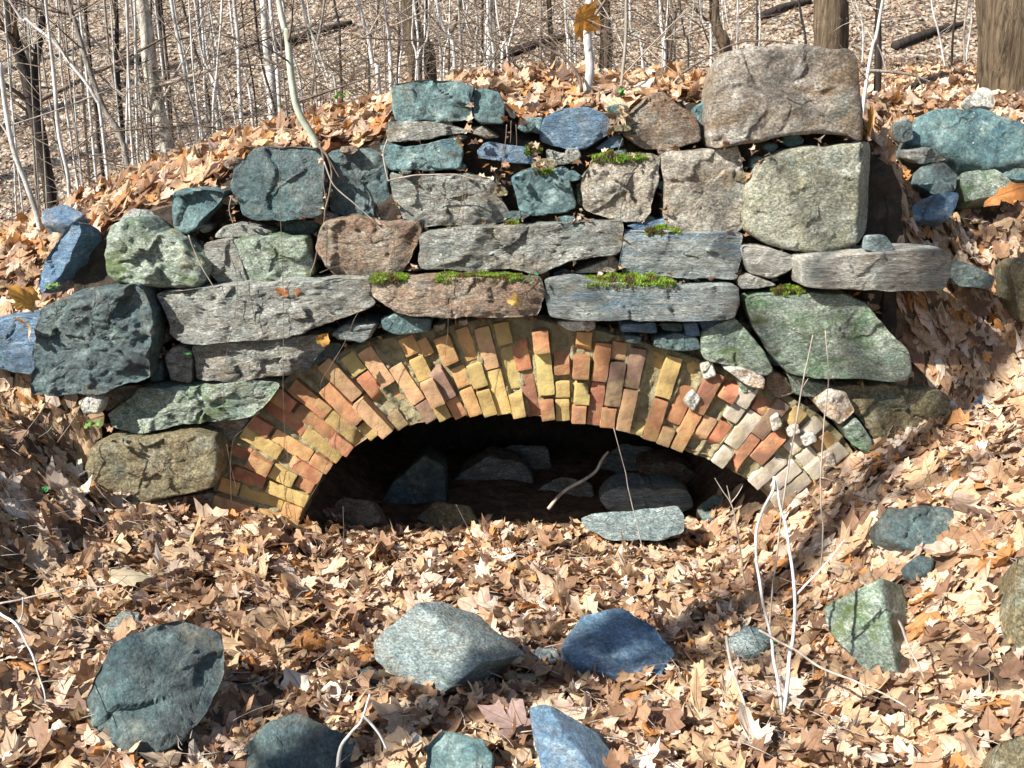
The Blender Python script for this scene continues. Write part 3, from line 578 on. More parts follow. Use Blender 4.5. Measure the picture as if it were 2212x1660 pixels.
def in_poly(x, y, poly):
    r = np.zeros(len(x), bool); n = len(poly); j = n-1
    for i in range(n):
        a, b = poly[i], poly[j]; c = ((a[1] > y) != (b[1] > y)) & (x < (b[0]-a[0])*(y-a[1])/(b[1]-a[1]+1e-9)+a[0]); r ^= c; j = i
    return r
rj = np.random.default_rng(31); gx_ = rj.uniform(200, 1900, 6000); gy_ = rj.uniform(200, 930, 6000); free = np.ones(6000, bool)
for w_ in WS: free &= ~in_poly(gx_, gy_, w_[0])
archp = EX+IN[::-1]; free &= ~in_poly(gx_, gy_, archp) & ~in_poly(gx_, gy_, [(640, 1200)]+IN+[(1700, 1200)])
hull = [(380, 480), (520, 330), (840, 300), (850, 200), (1080, 210), (1180, 250), (1500, 220), (1560, 300), (1880, 300), (1900, 540), (2030, 620), (1960, 830), (1900, 940), (1700, 860), (1500, 770), (1100, 690), (800, 760), (600, 840), (400, 940), (230, 930), (200, 850), (330, 640)]
free &= in_poly(gx_, gy_, hull); JX, JY = gx_[free], gy_[free]; pick = []
for k in range(len(JX)):
    if all((JX[k]-a)**2+(JY[k]-b)**2 > 38**2 for a, b in pick): pick.append((JX[k], JY[k]))
for a, b in pick[:60]:
    w_, h_ = rj.uniform(14, 30), rj.uniform(8, 15); an = np.sort(rj.uniform(0, 6.283, 7)); pl = [(a+w_*math.cos(t), b+h_*math.sin(t)) for t in np.linspace(0, 5.4, 7)+rj.normal(0, .15, 7)]
    wstone(wall, pl, rj.uniform(.04, .12), rj.choice(['brown', 'dark', 'grey', 'olive', 'teal']), None, .12, 'wedge_stone', rnd=.008)
# ================================================================== LOOSE STONES ON AND BESIDE THE WALL
loose([(1540,290),(1545,225),(1553,150),(1580,111),(1640,103),(1760,104),(1838,108),(1852,125),(1858,200),(1869,240),(1864,300),(1852,303),(1835,292),(1790,289),(1700,296),(1620,311),(1550,318)], .0, 'boulder', 'boulder', 'largest brown-grey boulder perched on top of the wall', 'boulder', thick=.5, rough=.75, rnd=.035, facets=4, fsl=.3, ridge=((1838,100),(1862,310),-.7))
loose([(1869,540),(1875,511),(1916,511),(1934,542),(1927,555),(1900,550)], -.14, 'sky', 'stone', 'fist-sized pale green stone resting on the jutting plank-like slab', 'stone', thick=.07, rnd=.012, rough=.6)
loose([(1968,305),(1986,249),(2024,232),(2121,229),(2179,249),(2230,270),(2290,320),(2250,345),(2150,361),(2091,352),(2018,318)], .75, 'teal', 'boulder', 'wide teal boulder at the upper right edge below the thick tree', 'boulder', thick=.4, rough=.7, rnd=.05, n=(0, -.85, .5))
loose([(2088,211),(2121,188),(2138,190),(2153,217),(2147,233),(2106,228)], .95, 'white', 'stone', 'small whitish stone on top of the wide teal boulder', 'stone', thick=.1, n=(0, -.9, .4))
loose([(2077,393),(2086,372),(2150,366),(2188,390),(2165,419),(2100,431)], .62, 'green', 'rock', 'flat olive-green rock under the wide teal boulder', 'rock', thick=.2, n=(0, -.9, .4))
loose([(2150,366),(2205,355),(2240,370),(2230,390),(2190,388)], .7, 'teal', 'rock', 'grey rock at the right edge just under the wide teal boulder', 'rock', thick=.2, n=(0, -.9, .4))
loose([(1965,469),(1974,440),(2018,420),(2068,419),(2060,460),(2044,476),(2000,476)], .42, 'blue', 'rock', 'vivid blue-grey rock in shade right of the large pale block', 'rock', thick=.2, n=(0, -.9, .4))
loose([(1892,410),(1930,420),(1958,450),(1952,478),(1900,476)], .32, 'brown', 'rock', 'brown rounded rock tucked against the large pale block', 'rock', thick=.2)
loose([(1986,362),(2044,352),(2068,378),(2062,410),(2018,416),(1984,395)], .60, 'dark', 'rock', 'dark shaded rock above the vivid blue-grey rock', 'rock', thick=.2, n=(0, -.9, .4))
loose([(1960,325),(2005,320),(2050,345),(1990,356),(1962,345)], .7, 'grey', 'stone', 'small grey stone at the left foot of the wide teal boulder', 'stone', thick=.15)
loose([(1945,268),(1968,255),(1975,300),(1950,310)], .7, 'sky', 'stone', 'small pale stone between the perched boulder and the wide teal boulder', 'stone', thick=.12)
loose([(2050,583),(2100,575),(2150,598),(2142,625),(2060,618)], .12, 'dark', 'rock', 'dark rock just right of the jutting slab end', 'rock', thick=.2)
loose([(2185,580),(2215,560),(2260,600),(2240,700),(2205,690)], .15, 'olive', 'rock', 'olive rock cut by the right edge beside the leaf slope', 'rock', thick=.2)
loose([(2095,880),(2130,846),(2230,830),(2260,900),(2240,950),(2150,957),(2105,920)], -.05, 'blue', 'rock', 'blue-grey rock half under leaves at the right edge', 'rock', thick=.2, n=(0, -.7, .7), rough=.7)
loose([(79,612),(108,540),(147,489),(164,485),(168,511),(147,573),(117,606),(86,632)], .12, 'blue', 'stone', 'narrow blue stone leaning in the leaves at the left end', 'stone', thick=.16, n=(-.35, -.9, .2))
loose([(-70,705),(0,695),(41,687),(82,690),(66,809),(0,796),(-60,790)], -.04, 'blue', 'rock', 'light blue rock at the left edge behind the biggest dark block', 'rock', thick=.3, rough=.7)
loose([(165,871),(197,850),(221,869),(212,896),(178,896)], -.16, 'white', 'stone', 'small white quartz stone at the foot of the biggest dark block', 'stone', thick=.1, rnd=.03, rough=.5)
loose([(258,472),(285,450),(325,455),(340,480),(300,482)], .2, 'grey', 'stone', 'small stone in the leaves above the ribbed shoulder stone', 'stone', thick=.12, n=(0, -.8, .6))
loose([(90,455),(140,440),(180,462),(150,490),(95,485)], .55, 'blue', 'stone', 'blue-grey stone sunk in the leaves on the far left crest', 'stone', thick=.15, n=(0, -.6, .8))

# ================================================================== ROCKS IN THE LEAF LITTER
grock([(205,1500),(235,1392),(330,1352),(392,1345),(470,1380),(478,1440),(442,1530),(400,1600),(312,1640),(252,1602),(215,1545)], 'dark', 'largest dark rock in the leaves at the lower left', n=(.42, -.62, .66), thick=.26, rough=.9, terr=.9, ridge=((222,1400),(275,1640),1.8), base=(300, 1640))
grock([(225,1350),(262,1322),(300,1322),(298,1345),(250,1365)], 'grey', 'small flat grey stone just behind the largest dark rock', thick=.06, rnd=.01, name='stone', cat='stone')
grock([(806,1387),(899,1307),(922,1298),(970,1316),(1077,1405),(1042,1428),(1000,1466),(946,1499),(893,1496),(809,1424)], 'sky', 'angular pale blue block with a dark right side in the centre foreground', n=(-.42, -.74, .52), thick=.24, rough=.45, rnd=.008, facets=3, fsl=.2, ridge=((899,1300),(1046,1430),-3), base=(930, 1499), terr=.5)
grock([(1214,1393),(1262,1330),(1333,1316),(1411,1352),(1455,1405),(1417,1459),(1327,1453),(1250,1440)], 'blue', 'flat dark blue rock right of the angular pale block', n=(0, -.35, .93), thick=.15, rough=.7, lift=.02)
grock([(1572,1378),(1610,1346),(1655,1355),(1673,1387),(1650,1416),(1590,1421)], 'sky', 'rounded light blue stone left of the forked stem', thick=.12, rnd=.03, rough=.5, name='stone', cat='stone')
grock([(1785,1312),(1826,1290),(1909,1251),(1939,1247),(1969,1369),(1985,1452),(1963,1471),(1898,1465),(1862,1435),(1791,1358)], 'green', 'wedge-shaped greenish rock crossed by twig shadows', n=(-.40, -.70, .58), thick=.24, rough=.5, rnd=.008, ridge=((1900,1235),(1940,1475),-3), base=(1890, 1466))
grock([(1899,1131),(1924,1096),(1950,1104),(1996,1091),(2052,1099),(2068,1136),(2063,1192),(1985,1192),(1909,1162)], 'dark', 'grey rock with a maple leaf against it on the right slope', thick=.18, rough=.9, n=(0, -.75, .66))
grock([(1955,1218),(1985,1196),(2021,1203),(2012,1240),(1985,1254),(1960,1240)], 'dark', 'small black stone just below the grey rock on the right slope', thick=.1, rnd=.02, name='stone', cat='stone')
grock([(2188,1330),(2200,1205),(2230,1195),(2290,1250),(2280,1400),(2215,1402)], 'olive', 'olive rock with green moss dots at the right edge', thick=.2, rough=.7)
grock([(478,1720),(490,1655),(530,1600),(572,1560),(640,1545),(750,1590),(800,1640),(825,1720),(650,1770)], 'dark', 'rough pale-edged rock cut by the bottom edge left of centre', n=(.3, -.6, .7), thick=.24, rough=.9, ridge=((590,1540),(545,1780),1.6), base=(650, 1655))
grock([(925,1612),(960,1586),(1040,1590),(1066,1632),(1060,1700),(1000,1730),(930,1700)], 'teal', 'blue-green rock at the bottom edge in the centre', thick=.16, rough=.9)
grock([(1143,1532),(1180,1524),(1250,1570),(1310,1640),(1325,1710),(1260,1740),(1190,1710),(1160,1620)], 'blue', 'long blue rock slanting down to the bottom edge', thick=.2, rough=.6, n=(-.4, -.65, .6), ridge=((1172,1515),(1310,1700),-3))
grock([(2150,1635),(2170,1605),(2225,1590),(2280,1620),(2270,1720),(2140,1730)], 'olive', 'mossy rock in the lower right corner', thick=.2)
grock([(1148,1405),(1170,1395),(1205,1400),(1210,1425),(1175,1435),(1150,1428)], 'band', 'small grey-green stone between the angular block and the flat blue rock', thick=.07, rnd=.02, name='stone', cat='stone')
grock([(765,1450),(800,1440),(850,1462),(840,1480),(790,1478)], 'dark', 'low dark stone at the left foot of the angular pale block', thick=.06, rnd=.01, name='stone', cat='stone')
# in the opening
GP.append(np.array([(1258,1118),(1284,1108),(1460,1093),(1480,1120),(1478,1150),(1427,1158),(1314,1158),(1265,1138)], float))
loose([(1258,1120),(1284,1110),(1380,1101),(1460,1095),(1477,1120),(1473,1150),(1427,1165),(1314,1168),(1265,1140)], -.06, 'sky', 'rock', 'pale turquoise slab lying in the mouth of the arch', 'rock', thick=.22, rough=.6, rnd=.012, n=(-.1, -.9, .4), terr=.5)
loose([(1296,1080),(1340,1052),(1480,1062),(1500,1100),(1440,1120),(1310,1105)], .45, 'band', 'rock', 'shadowed slab behind the turquoise slab inside the arch', 'rock', thick=.25)
loose([(815,1110),(850,1040),(915,990),(955,1010),(965,1070),(940,1130),(850,1140)], .75, 'dark', 'boulder', 'dim boulder leaning inside the left half of the opening', 'boulder', thick=.3)
loose([(975,1040),(1060,985),(1140,1010),(1160,1075),(1100,1120),(990,1110)], 1.05, 'grey', 'rock', 'dark rock deep inside the middle of the opening', 'rock', thick=.3)
loose([(1380,1010),(1470,1000),(1540,1050),(1500,1090),(1400,1070)], .95, 'brown', 'rock', 'dark rock deep inside the right half of the opening', 'rock', thick=.3)
for k, (pl, Y, mt, lb) in enumerate([
 ([(700,1120),(740,1075),(800,1080),(820,1125),(760,1150)], .35, 'brown', 'brown rubble rock just inside the left foot of the opening'),
 ([(1160,1060),(1210,1030),(1275,1045),(1290,1100),(1200,1115)], .85, 'grey', 'rubble rock inside the opening left of the leaning dead branch'),
 ([(1500,1100),(1545,1070),(1600,1085),(1620,1130),(1540,1150)], .35, 'dark', 'dark rubble rock just inside the right foot of the opening'),
 ([(900,1120),(940,1085),(1010,1090),(1030,1130),(960,1145)], .45, 'olive', 'low rubble rock right of the dim leaning boulder'),
 ([(1040,1000),(1100,960),(1180,965),(1190,1010),(1110,1030)], 1.3, 'grey', 'rubble rock high at the back of the opening'),
 ([(1290,1010),(1340,960),(1420,970),(1430,1020),(1350,1040)], 1.25, 'band', 'rubble rock at the back right of the opening')]):
    loose(pl, Y, mt, 'rock', lb, 'rock', thick=.2, n=(-.2, -.8, .5))

# ================================================================== LEAF LITTER
half = [(0.015, 0.0), (0.16, -0.09), (0.30, -0.10), (0.30, 0.02), (0.44, 0.06), (0.43, 0.15), (0.60, 0.26), (0.56, 0.33), (0.47, 0.37), (0.50, 0.48), (0.36, 0.46), (0.26, 0.43), (0.24, 0.54), (0.31, 0.66), (0.20, 0.70), (0.13, 0.84), (0.0, 0.96)]
half2 = [(0.015, 0.0), (0.20, -0.05), (0.37, 0.06), (0.36, 0.18), (0.49, 0.34), (0.42, 0.42), (0.40, 0.56), (0.27, 0.60), (0.22, 0.74), (0.10, 0.84), (0.0, 0.98)]
half3 = [(0.01, 0.0), (0.10, 0.06), (0.20, 0.22), (0.12, 0.28), (0.28, 0.42), (0.15, 0.46), (0.26, 0.64), (0.13, 0.68), (0.13, 0.84), (0.0, 1.0)]
def leaf_tpl(h, mid=True):
    rt = np.array(h); lf = rt[1:-1][::-1]*[-1, 1] if h[0][0] > 0 else rt[::-1]
    o = np.vstack([rt, lf]); m = len(o); c = np.array([[0, .22]])
    if mid:
        r = c+(o-c)*.55; V = np.vstack([o, r, c]); i = np.arange(m); j = (i+1) % m
        T = np.vstack([np.stack([i, j, m+j], 1), np.stack([i, m+j, m+i], 1), np.stack([m+i, m+j, np.full(m, 2*m)], 1)])
    else:
        V = np.vstack([o, c]); i = np.arange(m); j = (i+1) % m; T = np.stack([i, j, np.full(m, m)], 1)
    return V, T
LT = [leaf_tpl(half), leaf_tpl(half2), leaf_tpl(half3)]
FT = leaf_tpl([(0.02, 0.0), (0.42, 0.05), (0.25, 0.3), (0.45, 0.5), (0.15, 0.6), (0.0, 1.0)], False)
LC = np.array([(.52, .36, .215), (.60, .45, .31), (.44, .27, .155), (.32, .185, .105), (.47, .22, .075), (.21, .12, .075), (.58, .425, .32), (.68, .575, .47), (.12, .07, .045)])
def rotm(yaw, pitch, roll):
    cy, sy, cp, sp, cr, sr = np.cos(yaw), np.sin(yaw), np.cos(pitch), np.sin(pitch), np.cos(roll), np.sin(roll)
    Rz = np.stack([np.stack([cy, -sy, 0*cy], -1), np.stack([sy, cy, 0*cy], -1), np.stack([0*cy, 0*cy, 0*cy+1], -1)], -2)
    Rx = np.stack([np.stack([0*cp+1, 0*cp, 0*cp], -1), np.stack([0*cp, cp, -sp], -1), np.stack([0*cp, sp, cp], -1)], -2)
    Ry = np.stack([np.stack([cr, 0*cr, sr], -1), np.stack([0*cr, 0*cr+1, 0*cr], -1), np.stack([-sr, 0*cr, cr], -1)], -2)
    return Rz@Rx@Ry
def leaves(tp, pos, size, rg, tilt=.45, normal=None, curl=1.0, pw=None, colr=None):
    V2, T = tp; n = len(pos); k = len(V2)
    x = V2[None, :, 0]; y = V2[None, :, 1]-.35
    if k > 15:   # every leaf has its own tattered outline
        ra = np.ones((n, k)); ra[:, :k//2] += rg.normal(0, .07, (n, k//2)); x = x*ra; y = y*ra
    c1 = rg.normal(.1, .55, (n, 1))*curl; c2 = rg.normal(.05, .5, (n, 1))*curl; fo = rg.normal(.05, .3, (n, 1))*curl; w = rg.uniform(0, 6.3, (n, 1)); wa = rg.uniform(.02, .10, (n, 1))*curl
    sx = rg.uniform(.75, 1.1, (n, 1))
    z = c1*x*x+c2*y*y+fo*np.abs(x)+wa*np.sin(7*x+5*y+w)+wa*.6*np.sin(13*y-9*x+w*2)
    an = rg.uniform(0, 6.283, (n, 1)); kk = np.where(rg.random((n, 1)) < .3, rg.uniform(.5, 1.5, (n, 1)), 0)*curl; q_ = x*np.cos(an)+y*np.sin(an)-.12; z = z+kk*np.clip(q_, 0, None)**1.5
    p = np.stack([x*sx*np.ones((n, 1)), y*np.ones((n, 1)), z], -1)*np.asarray(size).reshape(-1, 1, 1)
    Rm = rotm(rg.uniform(0, 6.283, n), rg.normal(0, tilt, n), rg.normal(0, tilt, n)); p = np.einsum('nij,nkj->nki', Rm, p)
    if normal is not None:   # lean with the slope
        nx, ny = normal; p[..., 2] += p[..., 0]*nx[:, None]+p[..., 1]*ny[:, None]
    p = p+pos[:, None]
    ci = rg.choice(len(LC), n, p=pw); col = LC[ci]*rg.uniform(.78, 1.15, (n, 1)) if colr is None else colr
    uv = np.stack([np.tile(V2[:, 0], (n, 1)), np.tile(V2[:, 1], (n, 1))], -1).reshape(-1, 2)
    return p.reshape(-1, 3), (T[None]+np.arange(n)[:, None, None]*k).reshape(-1, 3), np.repeat(np.clip(col, 0, 1), k, 0), uv
def litter(name, fn, X, Y, rg, smin, smax, tilt, lift, mat, tps, label_kind='stuff', pw=None, curl=1.0, clip=1.2, tint=(1, 1, 1)):
    e = .03; Z = fn(X, Y); gx = (fn(X+e, Y)-fn(X-e, Y))/(2*e); gy = (fn(X, Y+e)-fn(X, Y-e))/(2*e)
    gx = np.clip(gx, -clip, clip); gy = np.clip(gy, -clip, clip); Vs = []; Ts = []; Cs = []; Us = []; off = 0
    which = rg.choice(len(tps), len(X), p=[.52, .33, .15][:len(tps)] if len(tps) > 1 else None)
    for k, tp in enumerate(tps):
        s = which == k
        if not s.any(): continue
        pos = np.stack([X[s], Y[s], Z[s]+lift[0]+rg.random(s.sum())*lift[1]], 1)
        v, t, c, u = leaves(tp, pos, smin+(smax-smin)*rg.random(s.sum())**1.3, rg, tilt, (gx[s], gy[s]), curl, pw)
        Vs.append(v); Ts.append(t+off); Cs.append(c); Us.append(u); off += len(v)
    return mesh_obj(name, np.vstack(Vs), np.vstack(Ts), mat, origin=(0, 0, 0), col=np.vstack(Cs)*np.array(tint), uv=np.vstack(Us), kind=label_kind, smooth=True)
rg = np.random.default_rng(21)
q_ = rg.integers(0, len(JX), 420); pj = np.array([P(JX[k], JY[k], rg.uniform(-.02, .10)) for k in q_])
v, t, c, u = leaves(FT, pj, rg.uniform(.015, .045, len(pj)), rg, .6, None, 1.2); o = mesh_obj('leaf_scraps', v, t, M['farleaf'], origin=(0, 0, 0), col=c*.8, uv=u, kind='stuff', label='dry leaf crumbs lodged in the joints of the wall', category='leaf scraps')
def px_of(p):
    d = p-CAM; f = d@FW; return 1106+F*d[:, 0]/f, 830-F*(d@UP)/f
def in_poly(x, y, poly):
    r = np.zeros(len(x), bool); n = len(poly); j = n-1
    for i in range(n):
        a, b = poly[i], poly[j]; c = ((a[1] > y) != (b[1] > y)) & (x < (b[0]-a[0])*(y-a[1])/(b[1]-a[1]+1e-9)+a[0]); r ^= c; j = i
    return r
def off_rocks(X, Y):   # leaves do not lie where a rock lies
    x, y = px_of(np.stack([X, Y, front(X, Y)+.04], 1)); k = np.ones(len(X), bool)
    for q in GP:
        c = q.mean(0); k &= ~in_poly(x, y, c+(q-c)*.90)
    return k
def keep_wall(X, Y):   # no leaves under the wall body
    return ~((Y > -.02) & (X > -1.84) & (X < 1.58) & ~((X > -.85) & (X < 1.05) & (Y < .7)))
n = 15500; X = rg.uniform(-3.2, 3.2, n); Y = -3.3+rg.random(n)**.85*4.0; k = keep_wall(X, Y) & (Y < .4) & (np.abs(X) < 1.3+.62*(Y+4.1)*.9); X, Y = X[k], Y[k]
PWf = np.array([.21, .18, .14, .12, .06, .10, .10, .06, .03])
k = off_rocks(X, Y); X, Y = X[k], Y[k]
o = litter('leaf_litter', front, X, Y, rg, .055, .15, .21, (.0, .03), M['leaf'], LT, pw=PWf); o['label'] = 'deep bed of dry curled maple leaves covering the ground before the arch'; o['category'] = 'leaf litter'
n = 4500; X = rg.uniform(-3, 3, n); Y = -3.3+rg.random(n)**.85*3.7; k = keep_wall(X, Y) & off_rocks(X, Y); X, Y = X[k], Y[k]
o = litter('leaf_scraps', front, X, Y, rg, .02, .05, .4, (.025, .03), M['farleaf'], [FT], pw=PWf, curl=1.0); o['label'] = 'small broken leaf scraps strewn over the leaf bed'; o['category'] = 'leaf scraps'
n = 6200; X = rg.uniform(-3.4, 3.4, n); Y = rg.uniform(.36, 2.1, n)**1.0
PWb = np.array([.20, .17, .13, .13, .14, .09, .08, .04, .02])
o = litter('leaf_litter', back, X, Y, rg, .07, .12, .36, (.0, .06), M['leaf'], LT, pw=PWb, clip=.9); o['label'] = 'orange and tan maple leaves heaped on the bank along the top of the wall'; o['category'] = 'leaf litter'
n = 7000; X = rg.uniform(.6, 7, n); Y = rg.uniform(1.9, 9, n); k = (X < 2.6+.6*Y); X, Y = X[k], Y[k]
o = litter('leaf_litter', back, X, Y, rg, .08, .14, .35, (.0, .05), M['farleaf'], [LT[1]], pw=PWb); o['label'] = 'tan leaves on the near slope around the two thick brown trunks'; o['category'] = 'leaf litter'
n = 80000; Y = 5+rg.random(n)**.8*27; X = rg.uniform(-1, 1, n)*(1.8+.60*(Y+4.1)); k = (Y > 10) | (X > .5); X, Y = X[k], Y[k]
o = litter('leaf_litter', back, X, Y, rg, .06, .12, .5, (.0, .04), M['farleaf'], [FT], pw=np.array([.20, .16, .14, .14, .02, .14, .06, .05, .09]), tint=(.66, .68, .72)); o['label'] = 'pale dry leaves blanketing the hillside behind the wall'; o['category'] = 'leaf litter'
# thin stalks and needles among the leaves
bag = Bag(); n = 1500
for q in range(n):
    if q < 1150: x = rg.uniform(-2.4, 2.6); y = rg.uniform(-2.9, -.02); z = float(front(x, y))
    else: x = rg.uniform(-2.6, 2.6); y = rg.uniform(.4, 1.6); z = float(back(x, y))
    if y > -.1 and -1.8 < x < 1.6 and q < 1150: continue
    a = rg.uniform(0, 6.28); L = rg.uniform(.05, .18); d = np.array([math.cos(a), math.sin(a), 0])*L; c = np.array([x, y, z+rg.uniform(.02, .07)])
    pts = spline([c-d/2, c+np.array([rg.normal(0, .012), rg.normal(0, .012), rg.uniform(0, .02)]), c+d/2+np.array([0, 0, rg.uniform(-.02, .03)])], 5)
    V, Q, T = tube(pts, rg.uniform(.0009, .0018), 3); bag.add(V, Q, T)
bag.build('leaf_stalks', M['twig'], label='thin dry stalks and needles scattered through the leaf bed', category='stalks', kind='stuff', origin=(0, 0, 0))

# ================================================================== MOSS, SMALL PLANTS
def moss(x0, x1, yy, Y, depth, seed, label, h=.03):
    r = np.random.default_rng(seed); n = int((x1-x0)*22); pts = []
    a = P(x0, yy, Y); b = P(x1, yy, Y)
    u = r.random(n); v = r.random(n); env = np.sqrt(np.clip(1-(2*u-1)**2, 0, 1))
    v = v*1.25-.18; c = a+(b-a)*u[:, None]; c[:, 1] += v*depth; lump = h*(.35+.8*np.clip(noise(np.stack([u*(x1-x0)/14, v*3, u*0], -1), seed)+.5, 0, 1))*env
    c[:, 2] += np.where(v < 0, -.012*r.random(n)*np.clip(noise(np.stack([u*(x1-x0)/9, v*0, u*0], -1), seed+8)+.6, 0, 1)*1.6, lump*(.35+.65*v))
    ang = r.uniform(0, 6.28, n); L = r.uniform(.007, .015, n); lean = np.stack([np.cos(ang)*.6, np.sin(ang)*.6-.3, np.ones(n)], 1)
    tip = c+lean*L[:, None]; w = np.stack([-np.sin(ang), np.cos(ang), 0*ang], 1)*.0022
    V = np.stack([c-w, c+w, tip], 1).reshape(-1, 3); T = np.arange(3*n).reshape(-1, 3)
    g = np.array([.16, .30, .03])*r.uniform(.6, 1.35, (n, 1))+np.array([.10, .06, 0])*r.random((n, 1)); br_ = sst(noise(c*38, seed+30), .0, .35)[:, None]; g = g*(1-br_)+np.array([.13, .10, .03])*br_; g = np.repeat(g, 3, 0)
    # soft body under the blades
    U, Vv = np.meshgrid(np.linspace(0, 1, 60), np.linspace(0, 1, 8), indexing='ij'); e2 = np.sqrt(np.clip(1-(2*U-1)**2, 0, 1))
    B = a+(b-a)*U[..., None]; B[..., 1] += Vv*depth+.012*noise(np.stack([U*40, Vv*0, U*0], -1), seed+3)*(Vv < .3); B[..., 2] += h*(.35+.8*np.clip(noise(np.stack([U*(x1-x0)/14, Vv*3, U*0], -1), seed)+.5, 0, 1))*e2*(.1+.9*Vv)-.012*(Vv == 0)
    k = len(V); V = np.vstack([V, B.reshape(-1, 3)]); Q = gridfaces(60, 8, off=k); g = np.vstack([g, np.tile([.07, .13, .015], (480, 1))])
    mesh_obj('moss', V, [T, Q], M['moss'], col=g, smooth=False, label=label, category='moss')
moss(1262, 1460, 614, -.10, .12, 1, 'largest bright green moss cushion on the lintel right of the crown', .03)
moss(940, 1130, 603, -.10, .07, 2, 'long thin strip of bright moss on the pinkish lintel stone', .016)
moss(800, 880, 604, -.10, .07, 3, 'small moss tuft left of the long strip on the same ledge', .012)
moss(1280, 1400, 343, .05, .09, 4, 'yellow-green moss cap on the tan block of the upper course', .02)
moss(1395, 1470, 502, .0, .05, 5, 'thin moss line under the square tan block', .018)
moss(1670, 1740, 632, -.09, .06, 6, 'sparse moss on top of the large green-stained slab', .015)
moss(1132, 1172, 326, .10, .05, 7, 'short moss patch on the slate in the upper middle', .02)
moss(1150, 1195, 370, .06, .04, 8, 'moss fringe on the lichen-spotted stone', .016)
moss(1090, 1120, 486, .0, .05, 9, 'tiny moss dot on the long stepped stone', .014)
def sprig(name, label, stems, leafs, col, lsize, stem_mat='twigdark', cat='plant'):
    b = Bag(); root = empty(name, stems[0][0], label=label, category=cat)
    for s in stems:
        V, Q, T = tube(spline(s, 10), .0014, 4); b.add(V, Q, T)
    b.build('stem', M[stem_mat], root)
    r = np.random.default_rng(int(abs(stems[0][0][0])*1000)); n = len(leafs)
    tp = LT[1]; v, t, c, u = leaves(tp, np.array(leafs), r.uniform(lsize*.8, lsize*1.2, n), r, .6, None, .6, colr=np.array(col)*r.uniform(.75, 1.25, (n, 1)))
    k = len(tp[0]); T = tp[1]
    for q in range(n): mesh_obj('leaf', v[q*k:(q+1)*k], T, M['greenleaf'], root, col=c[q*k:(q+1)*k], uv=u[q*k:(q+1)*k])
sprig('ivy_sprig', 'small green ivy sprig with round leaves on the mossy ledge', [[P(1165, 612, -.06), P(1150, 600, -.10), P(1130, 610, -.12), P(1118, 632, -.13)]], [P(1133, 606, -.12), P(1146, 596, -.12), P(1158, 592, -.12), P(1162, 604, -.12), P(1150, 611, -.12)], (.08, .34, .14), .022)
sprig('seedling', 'single green leaf seedling in the joint left of the cracked pale stone', [[P(412, 780, -.04), P(405, 766, -.08)]], [P(405, 764, -.09), P(411, 770, -.09)], (.06, .24, .05), .025)
sprig('seedling', 'green seedling beside the young tree on the bank', [[P(1342, 215, .3), P(1341, 196, .28)]], [P(1342, 200, .27), P(1337, 196, .27), P(1345, 205, .27)], (.08, .26, .05), .035)
gr = np.random.default_rng(4)
def weed(px, py, Y, label):
    c = P(px, py, Y); fs = [c+np.array([gr.normal(0, .03), gr.normal(0, .02), gr.uniform(0, .03)]) for _ in range(9)]
    sprig('weed', label, [[c, c+np.array([0, 0, .02])]], fs, (.14, .26, .06), .026)
weed(445, 385, .55, 'bright green weed in the leaves left of the tall dark stone')
weed(735, 213, 1.0, 'pale green weed on the crest beside the thin saplings')
weed(1118, 190, .85, 'small green weed among orange leaves behind the top course')
weed(120, 625, .05, 'green weed at the foot of the leaning blue stone')
weed(190, 925, -.22, 'yellow-green moss weed below the small white quartz stone')
def gweed(px, py, label):
    c = ghit(px, py)+np.array([0, 0, .05]); sprig('clover', label, [[c-np.array([0, 0, .05]), c]], [c+np.array([gr.normal(0, .012), gr.normal(0, .01), .004*q]) for q in range(3)], (.05, .24, .07), .03)
gweed(1015, 1475, 'green clover leaf at the right foot of the angular pale block')
gweed(1668, 1415, 'green leaf beside the rounded light blue stone')
gweed(100, 1085, 'green leaf in the litter left of the olive boulder')
def bigleaf(pos, size, col, seed, label, tilt=(.6, 0, .8), name='leaf', tp=0, curl=.6):
    r = np.random.default_rng(seed); v, t, c, u = leaves(LT[tp], np.zeros((1, 3)), [size], r, 0.0, None, curl, colr=np.array([col]))
    Rm = rotm(*[np.array([a]) for a in tilt])[0]; v = v@Rm.T+np.array(pos)
    mesh_obj(name, v, t, M['leaf'], col=c, uv=u, label=label, category='leaf')
bigleaf(P(1265, 45, .5), .15, (.50, .24, .05), 3, 'large brown maple leaf caught in the fork of the pale young tree', (.3, 1.9, .2))
bigleaf(P(2165, 425, .25), .26, (.48, .20, .06), 5, 'long orange-brown oak leaf at the right edge under the rocks', (-.9, .75, .2), tp=2)
bigleaf(P(610, 635, -.12), .055, (.50, .18, .06), 6, 'small brown leaf dangling on a thread over the long grey stone', (2.8, 1.4, .3))
bigleaf(P(640, 632, -.12), .035, (.42, .18, .07), 7, 'smaller brown leaf dangling right of its twin', (2.5, 1.5, .5))
bigleaf(P(1112, 650, -.13), .055, (.62, .42, .12), 8, 'yellow leaf dangling below the ivy sprig', (3.1, 1.5, .1))
bigleaf(P(697, 735, -.13), .06, (.55, .30, .08), 9, 'yellow-brown leaf hanging at the left shoulder of the arch', (2.9, 1.5, .4), tp=1)
bigleaf(ghit(275, 1285)+np.array([0, 0, .08]), .15, (.72, .62, .42), 10, 'broad cream leaf lying flat on the litter at left', (.8, .25, .1), tp=1, curl=.3)
bigleaf(P(1883, 270, .05), .13, (.55, .28, .05), 12, 'orange-brown leaf wedged against the right side of the perched boulder', (.4, 1.5, 1.0))
bigleaf(P(50, 640, .1), .15, (.55, .27, .06), 13, 'curled orange leaf at the left edge above the light blue rock', (.9, .9, .2))
